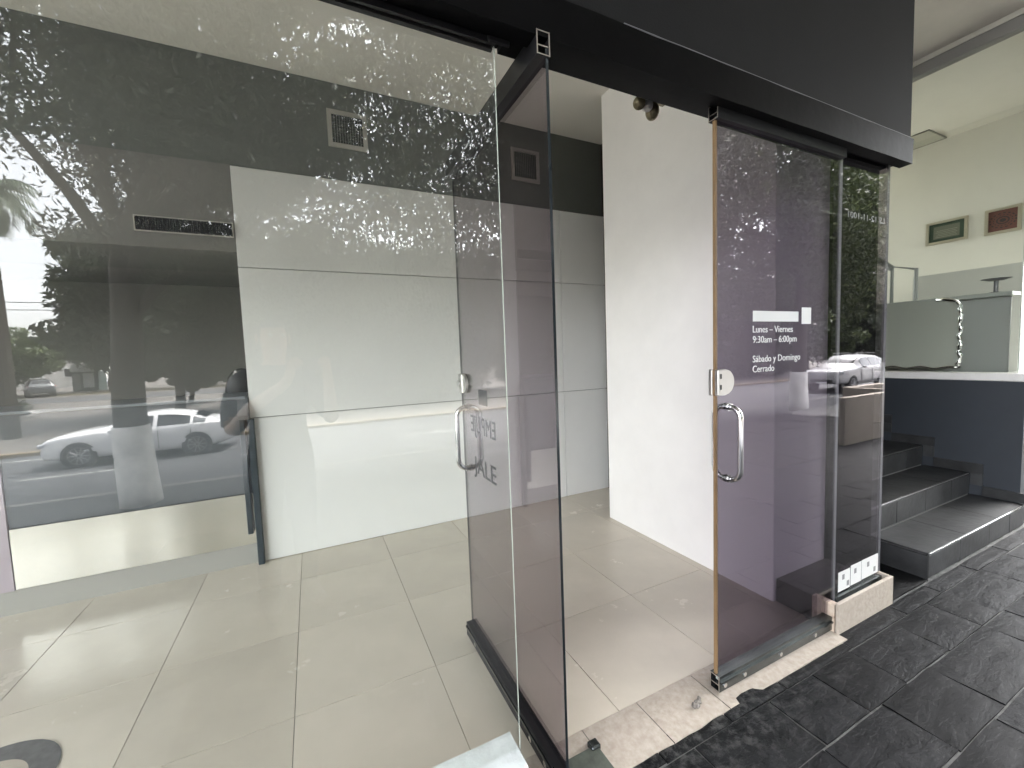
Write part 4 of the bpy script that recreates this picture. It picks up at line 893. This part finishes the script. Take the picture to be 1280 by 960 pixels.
        for xh in ((.25, 1.2) if kind == 'sedan' else (.3, 1.4)):
            bm = nb(); box(bm, xh - .09, xh + .09, sg * (half + .0) - .014, sg * (half + .0) + .014, S[6][4] - .13, S[6][4] - .10, .008); obj('door_handle', bm, paint if kind == 'sedan' else chrome, t)
        bm = nb(); box(bm, wx[0] + wr + .1, wx[1] - wr - .1, sg * half - .015, sg * half + .015, S[5][3] - .01, S[5][3] + .07, .01); obj('sill_trim', bm, trim_m, t)
    bm = nb(); box(bm, S[0][0] - .03, S[0][0] + .06, -.48, .48, S[0][3] + .02, S[0][3] + .17, .015); obj('grille', bm, trim_m, t)
    bm = nb(); box(bm, S[0][0] - .034, S[0][0] - .028, -.24, .24, S[0][3] - .03, S[0][3] + .05, .002); obj('number_plate', bm, vinyl_w, t)
    if kind == 'pickup':
        bm = nb()
        for sg in (1, -1): tube(bm, [(-.1, sg * .58, 1.86), (0.0, sg * .58, 1.90), (1.7, sg * .58, 1.88), (1.8, sg * .58, 1.83)], .02, 6)
        obj('roof_rack', bm, trim_m, t)
    return t
car('parked_car', 'white sedan on the near lane seen mirrored behind the lime-washed trunk', (-4.45, -13.4, -1.10), 0, 'sedan', car_white, 'cars in the street', 0.95)
car('pickup_truck', 'silver tall wagon with roof rack parked far right behind lime-washed trunks', (26.9, -10.4, -1.10), math.radians(-4), 'pickup', car_silver, None, 1.05)
for i, (x, y, rz, p, k, lab) in enumerate([(-30.0, -57, .5, car_white, 'pickup', 'white van-like truck parked far left on the plaza'), (-27.6, -54.5, 1.2, car_grey, 'sedan', 'dark grey sedan facing out beside the far kiosk trees'), (-25.2, -57, 1.1, car_grey, 'pickup', 'dark truck parked left of the kiosk'), (-26.2, -76, .2, car_white, 'sedan', 'small white sedan far behind the kiosk'), (-12.5, -70, 0, car_silver, 'sedan', 'silver sedan far behind the round topiary')]):
    car('parked_car', lab, (x, y, -1.015), rz, k, p, 'cars in the street')

# ================================================================== street furniture and far buildings
ki = thing('kiosk', 'small dark green kiosk with a white sign box on top', 'kiosk', (-25.3, -68, -1.02))
kg = mat('kiosk_green', (0.035, 0.06, 0.055), .5)
bm = nb(); box(bm, -26.5, -24.1, -69.2, -67.0, -1.02, 1.35, .03); obj('body', bm, kg, ki)
bm = nb(); box(bm, -26.6, -24.0, -69.3, -66.9, 1.36, 2.35, .03); obj('sign_box', bm, vinyl_w, ki)
bm = nb(); box(bm, -25.5, -24.5, -66.99, -66.95, -.6, 1.15); obj('poster', bm, vinyl_w, ki)
bm = nb(); box(bm, -26.4, -25.75, -66.99, -66.95, -.9, 1.1); obj('shutter', bm, mat('shutter', (0.25, 0.26, 0.26), .5), ki)
po = thing('flag_pole', 'thin pale pole rising behind the kiosk', 'pole', (-24.6, -70, -1.02))
bm = nb(); tube(bm, [(-24.6, -70, -1.05), (-24.6, -70, 5.2)], [.07, .04], 8); obj('shaft', bm, mat('pole_paint', (0.6, 0.6, 0.58), .5), po)
for i, (dz, dy) in enumerate(((0, 0), (.55, .4))):
    bm = nb(); tube(bm, [(-60 + 5 * k, -44 + dy, 6.4 + dz + .018 * (k - 8) ** 2) for k in range(17)], .03, 5)
    tag(obj('overhead_cable', bm, trim_m), ['lower of two sagging overhead cables at the left', 'upper of two sagging overhead cables at the left'][i], 'cable', 'overhead cables')
def house(name, lab, x0, x1, y0, y1, h, m, nwin, storeys, roofm=None):
    t = thing(name, lab, 'building', ((x0 + x1) / 2, (y0 + y1) / 2, -1.02))
    bm = nb(); box(bm, x0, x1, y0, y1, -1.02, -1.02 + h); obj('wall', bm, m, t)
    bm = nb(); box(bm, x0 - .3, x1 + .3, y0 - .3, y1 + .3, -1.02 + h, -.72 + h); obj('roof', bm, roofm or concrete, t)
    for s in range(storeys):
        for k in range(nwin):
            xc = x0 + (x1 - x0) * (k + .5) / nwin; zc = -1.02 + h * (s + .55) / storeys
            bm = nb(); box(bm, xc - .75, xc + .75, y1 + .001, y1 + .09, zc - .75, zc + .75)
            f_ = obj('window', bm, vinyl_w, t)
            bm = nb(); box(bm, xc - .62, xc + .62, y1 + .092, y1 + .11, zc - .62, zc + .62); obj('pane', bm, car_glass, f_)
house('pink_house', 'salmon pink two-storey house beyond the plaza', -6.5, 2.5, -98, -86, 9.5, mat('salmon', (0.50, 0.23, 0.17), .8, var=.08, vscale=.6), 3, 2)
house('white_building', 'long low white building behind the parked cars', -62, -32, -96, -86, 4.2, mat('far_white', (0.62, 0.60, 0.56), .8, var=.06, vscale=.4), 8, 1)
house('cream_building', 'cream flat-roofed block across the road behind the roadside trees', 14, 44, -52, -40, 8, mat('far_cream', (0.42, 0.39, 0.33), .8, var=.06, vscale=.4), 8, 2)
house('grey_building', 'grey office block beyond the plaza in the middle distance', 10, 34, -100, -88, 11, mat('far_grey', (0.34, 0.34, 0.34), .8, var=.06, vscale=.4), 7, 3)
bm = nb(); rings = []
hills = [(-260 + 20 * k, 9 + 6 * math.sin(k * .9) + 4 * math.sin(k * 2.1)) for k in range(27)]
ring_loft(bm, [[(x, -240, -2), (x, -250, h_), (x, -280, -2)] for x, h_ in hills]); obj('hills', bm, mat('far_trees', (0.07, 0.085, 0.05), .95, var=.4, vscale=.15), kind='structure')

# ================================================================== the photographer, mirrored faintly in the window
def person():
    root = thing('person', 'person in a dark shirt holding up a phone with both hands before the shop window', 'person', (-0.20, -0.46, -0.0), None, -0.305)
    WL[root.name] = Vector((0, 0, 0))
    nodes = [((0, 0, .96), .15, .115, None), ((0, .01, 1.10), .145, .10, 0), ((0, .0, 1.30), .165, .115, 1), ((0, .0, 1.43), .12, .085, 2), ((0, .015, 1.50), .056, .056, 3), ((0, .035, 1.565), .066, .075, 4), ((0, .04, 1.645), .078, .098, 5), ((0, .03, 1.715), .066, .082, 6), ((0, .03, 1.745), .03, .04, 7)]
    for sg in (-1, 1):
        b = len(nodes)
        nodes += [((sg * .17, -.01, 1.405), .062, .06, 3), ((sg * .235, .06, 1.27), .05, .05, b), ((sg * .26, .16, 1.14), .043, .043, b + 1), ((sg * .20, .32, 1.27), .038, .038, b + 2), ((.053 + sg * .10, .445, 1.405), .026, .026, b + 3), ((.053 + sg * .088, .462, 1.45), .030, .018, b + 4)]
        h = b + 5
        for q in range(4):                       # four fingers of unequal length, bent round the back of the phone edge
            k = len(nodes); x0 = .053 + sg * (.098 - .010 * q); L_ = (.9, 1.0, .95, .75)[q]
            z_ = 1.465 + .016 * (3 - q) * .6
            nodes += [((x0, .475, z_ + .012), .0095, .0095, h), ((x0 - sg * .018 * L_, .492, z_ + .026), .0085, .0085, k), ((x0 - sg * .045 * L_, .490, z_ + .030), .007, .007, k + 1)]
        k = len(nodes)
        nodes += [((.053 + sg * .078, .448, 1.475), .011, .011, h), ((.053 + sg * .052, .452, 1.492), .009, .009, k)]
        b2 = len(nodes)
        nodes += [((sg * .09, 0, .88), .095, .105, 0), ((sg * .10, .02, .50), .062, .066, b2), ((sg * .105, -.01, .28), .056, .06, b2 + 1), ((sg * .11, -.02, .09), .04, .045, b2 + 2), ((sg * .12, .05, .045), .042, .036, b2 + 3), ((sg * .13, .15, .035), .035, .028, b2 + 4)]
    me = bpy.data.meshes.new('body')
    me.from_pydata([n[0] for n in nodes], [(i, n[3]) for i, n in enumerate(nodes) if n[3] is not None], [])
    o = bpy.data.objects.new('body_tmp', me); COL.objects.link(o)
    o.modifiers.new('skin', 'SKIN'); md = o.modifiers.new('sub', 'SUBSURF'); md.levels = 2
    for i, n in enumerate(nodes):
        sv = me.skin_vertices[0].data[i]; sv.radius = (n[1], n[2]); sv.use_root = (i == 0)
    bpy.context.view_layer.update()
    m2 = bpy.data.meshes.new_from_object(o.evaluated_get(bpy.context.evaluated_depsgraph_get()))
    bpy.data.objects.remove(o)
    for v in m2.vertices:                        # nose, brow and eye hollows
        c = v.co
        d = math.exp(-((c.x / .014) ** 2 + ((c.z - 1.635) / .022) ** 2))
        if c.y > .08 and c.z > 1.5: c.y += .022 * d
        for sx in (-.033, .033):
            e = math.exp(-(((c.x - sx) / .016) ** 2 + ((c.z - 1.662) / .013) ** 2))
            if c.y > .08: c.y -= .010 * e
    skin = mat('skin', (0.42, 0.27, 0.19), .5); shirt = mat('dark_shirt', (0.02, 0.022, 0.028), .85); trs = mat('trousers', (0.045, 0.05, 0.065), .85); hair = mat('hair', (0.012, 0.01, 0.009), .6); shoe = mat('shoe', (0.05, 0.05, 0.05), .6)
    m2.name = 'body'
    body = finish('body', m2, skin, root, True)
    def garment(name, test, off, m):
        bm = bmesh.new(); bm.from_mesh(m2); bm.normal_update()
        bmesh.ops.delete(bm, geom=[f for f in bm.faces if not test(f.calc_center_median())], context='FACES')
        bmesh.ops.delete(bm, geom=[v for v in bm.verts if not v.link_faces], context='VERTS')
        bm.normal_update()
        for v in bm.verts: v.co += v.normal * off
        me = bpy.data.meshes.new(name); bm.to_mesh(me); bm.free()
        return finish(name, me, m, body, True)
    garment('shirt', lambda c: .93 < c.z < 1.485 and c.y < .15 and not (c.z < 1.17 and abs(c.x) > .19 and c.y > .11), .012, shirt)
    garment('trousers', lambda c: .10 < c.z < .97 and c.y < .2, .010, trs)
    garment('shoes', lambda c: c.z < .105, .012, shoe)['kind'] = 'stuff'
    garment('hair', lambda c: c.z > 1.56 and ((c.z > 1.70) or (c.y < .045 and c.z > 1.585)), .014, hair)
    for sx in (-.033, .033):
        bm = nb(); bmesh.ops.create_uvsphere(bm, u_segments=10, v_segments=8, radius=.0115, matrix=Matrix.Translation((sx, .118, 1.662))); obj('eye', bm, mat('eye_white', (.6, .6, .58), .2), body, True)
        bm = nb(); ring_loft(bm, [[(sx * 2.45 + (.004 if sx > 0 else -.004) * q, .022 + r * .6 * math.cos(a), 1.645 + r * math.sin(a)) for a in [2 * PI * k / 12 for k in range(12)]] for q, r in ((0, .028), (2, .032), (3, .02))]); obj('ear', bm, skin, body, True)
    bm = nb(); ring_loft(bm, [[(.024 * s_ * math.cos(a), .122 + d_, 1.598 + .007 * s_ * math.sin(a)) for a in [2 * PI * k / 12 for k in range(12)]] for d_, s_ in ((-.012, 1), (0.0, .8))]); obj('mouth', bm, mat('lips', (.30, .13, .11), .5), body, True)
    ph = thing('phone', 'dark phone held level in both hands by the mirrored person', 'phone', (0, 0, 0))
    bm = nb(); box(bm, -.035, .115, -.055, .022, .016, .0235, .004); obj('case', bm, trim_m, ph)
    bm = nb(); box(bm, -.030, .110, -.050, .017, .0236, .0242); obj('screen', bm, car_glass, ph)
    ph.matrix_world = M
person()
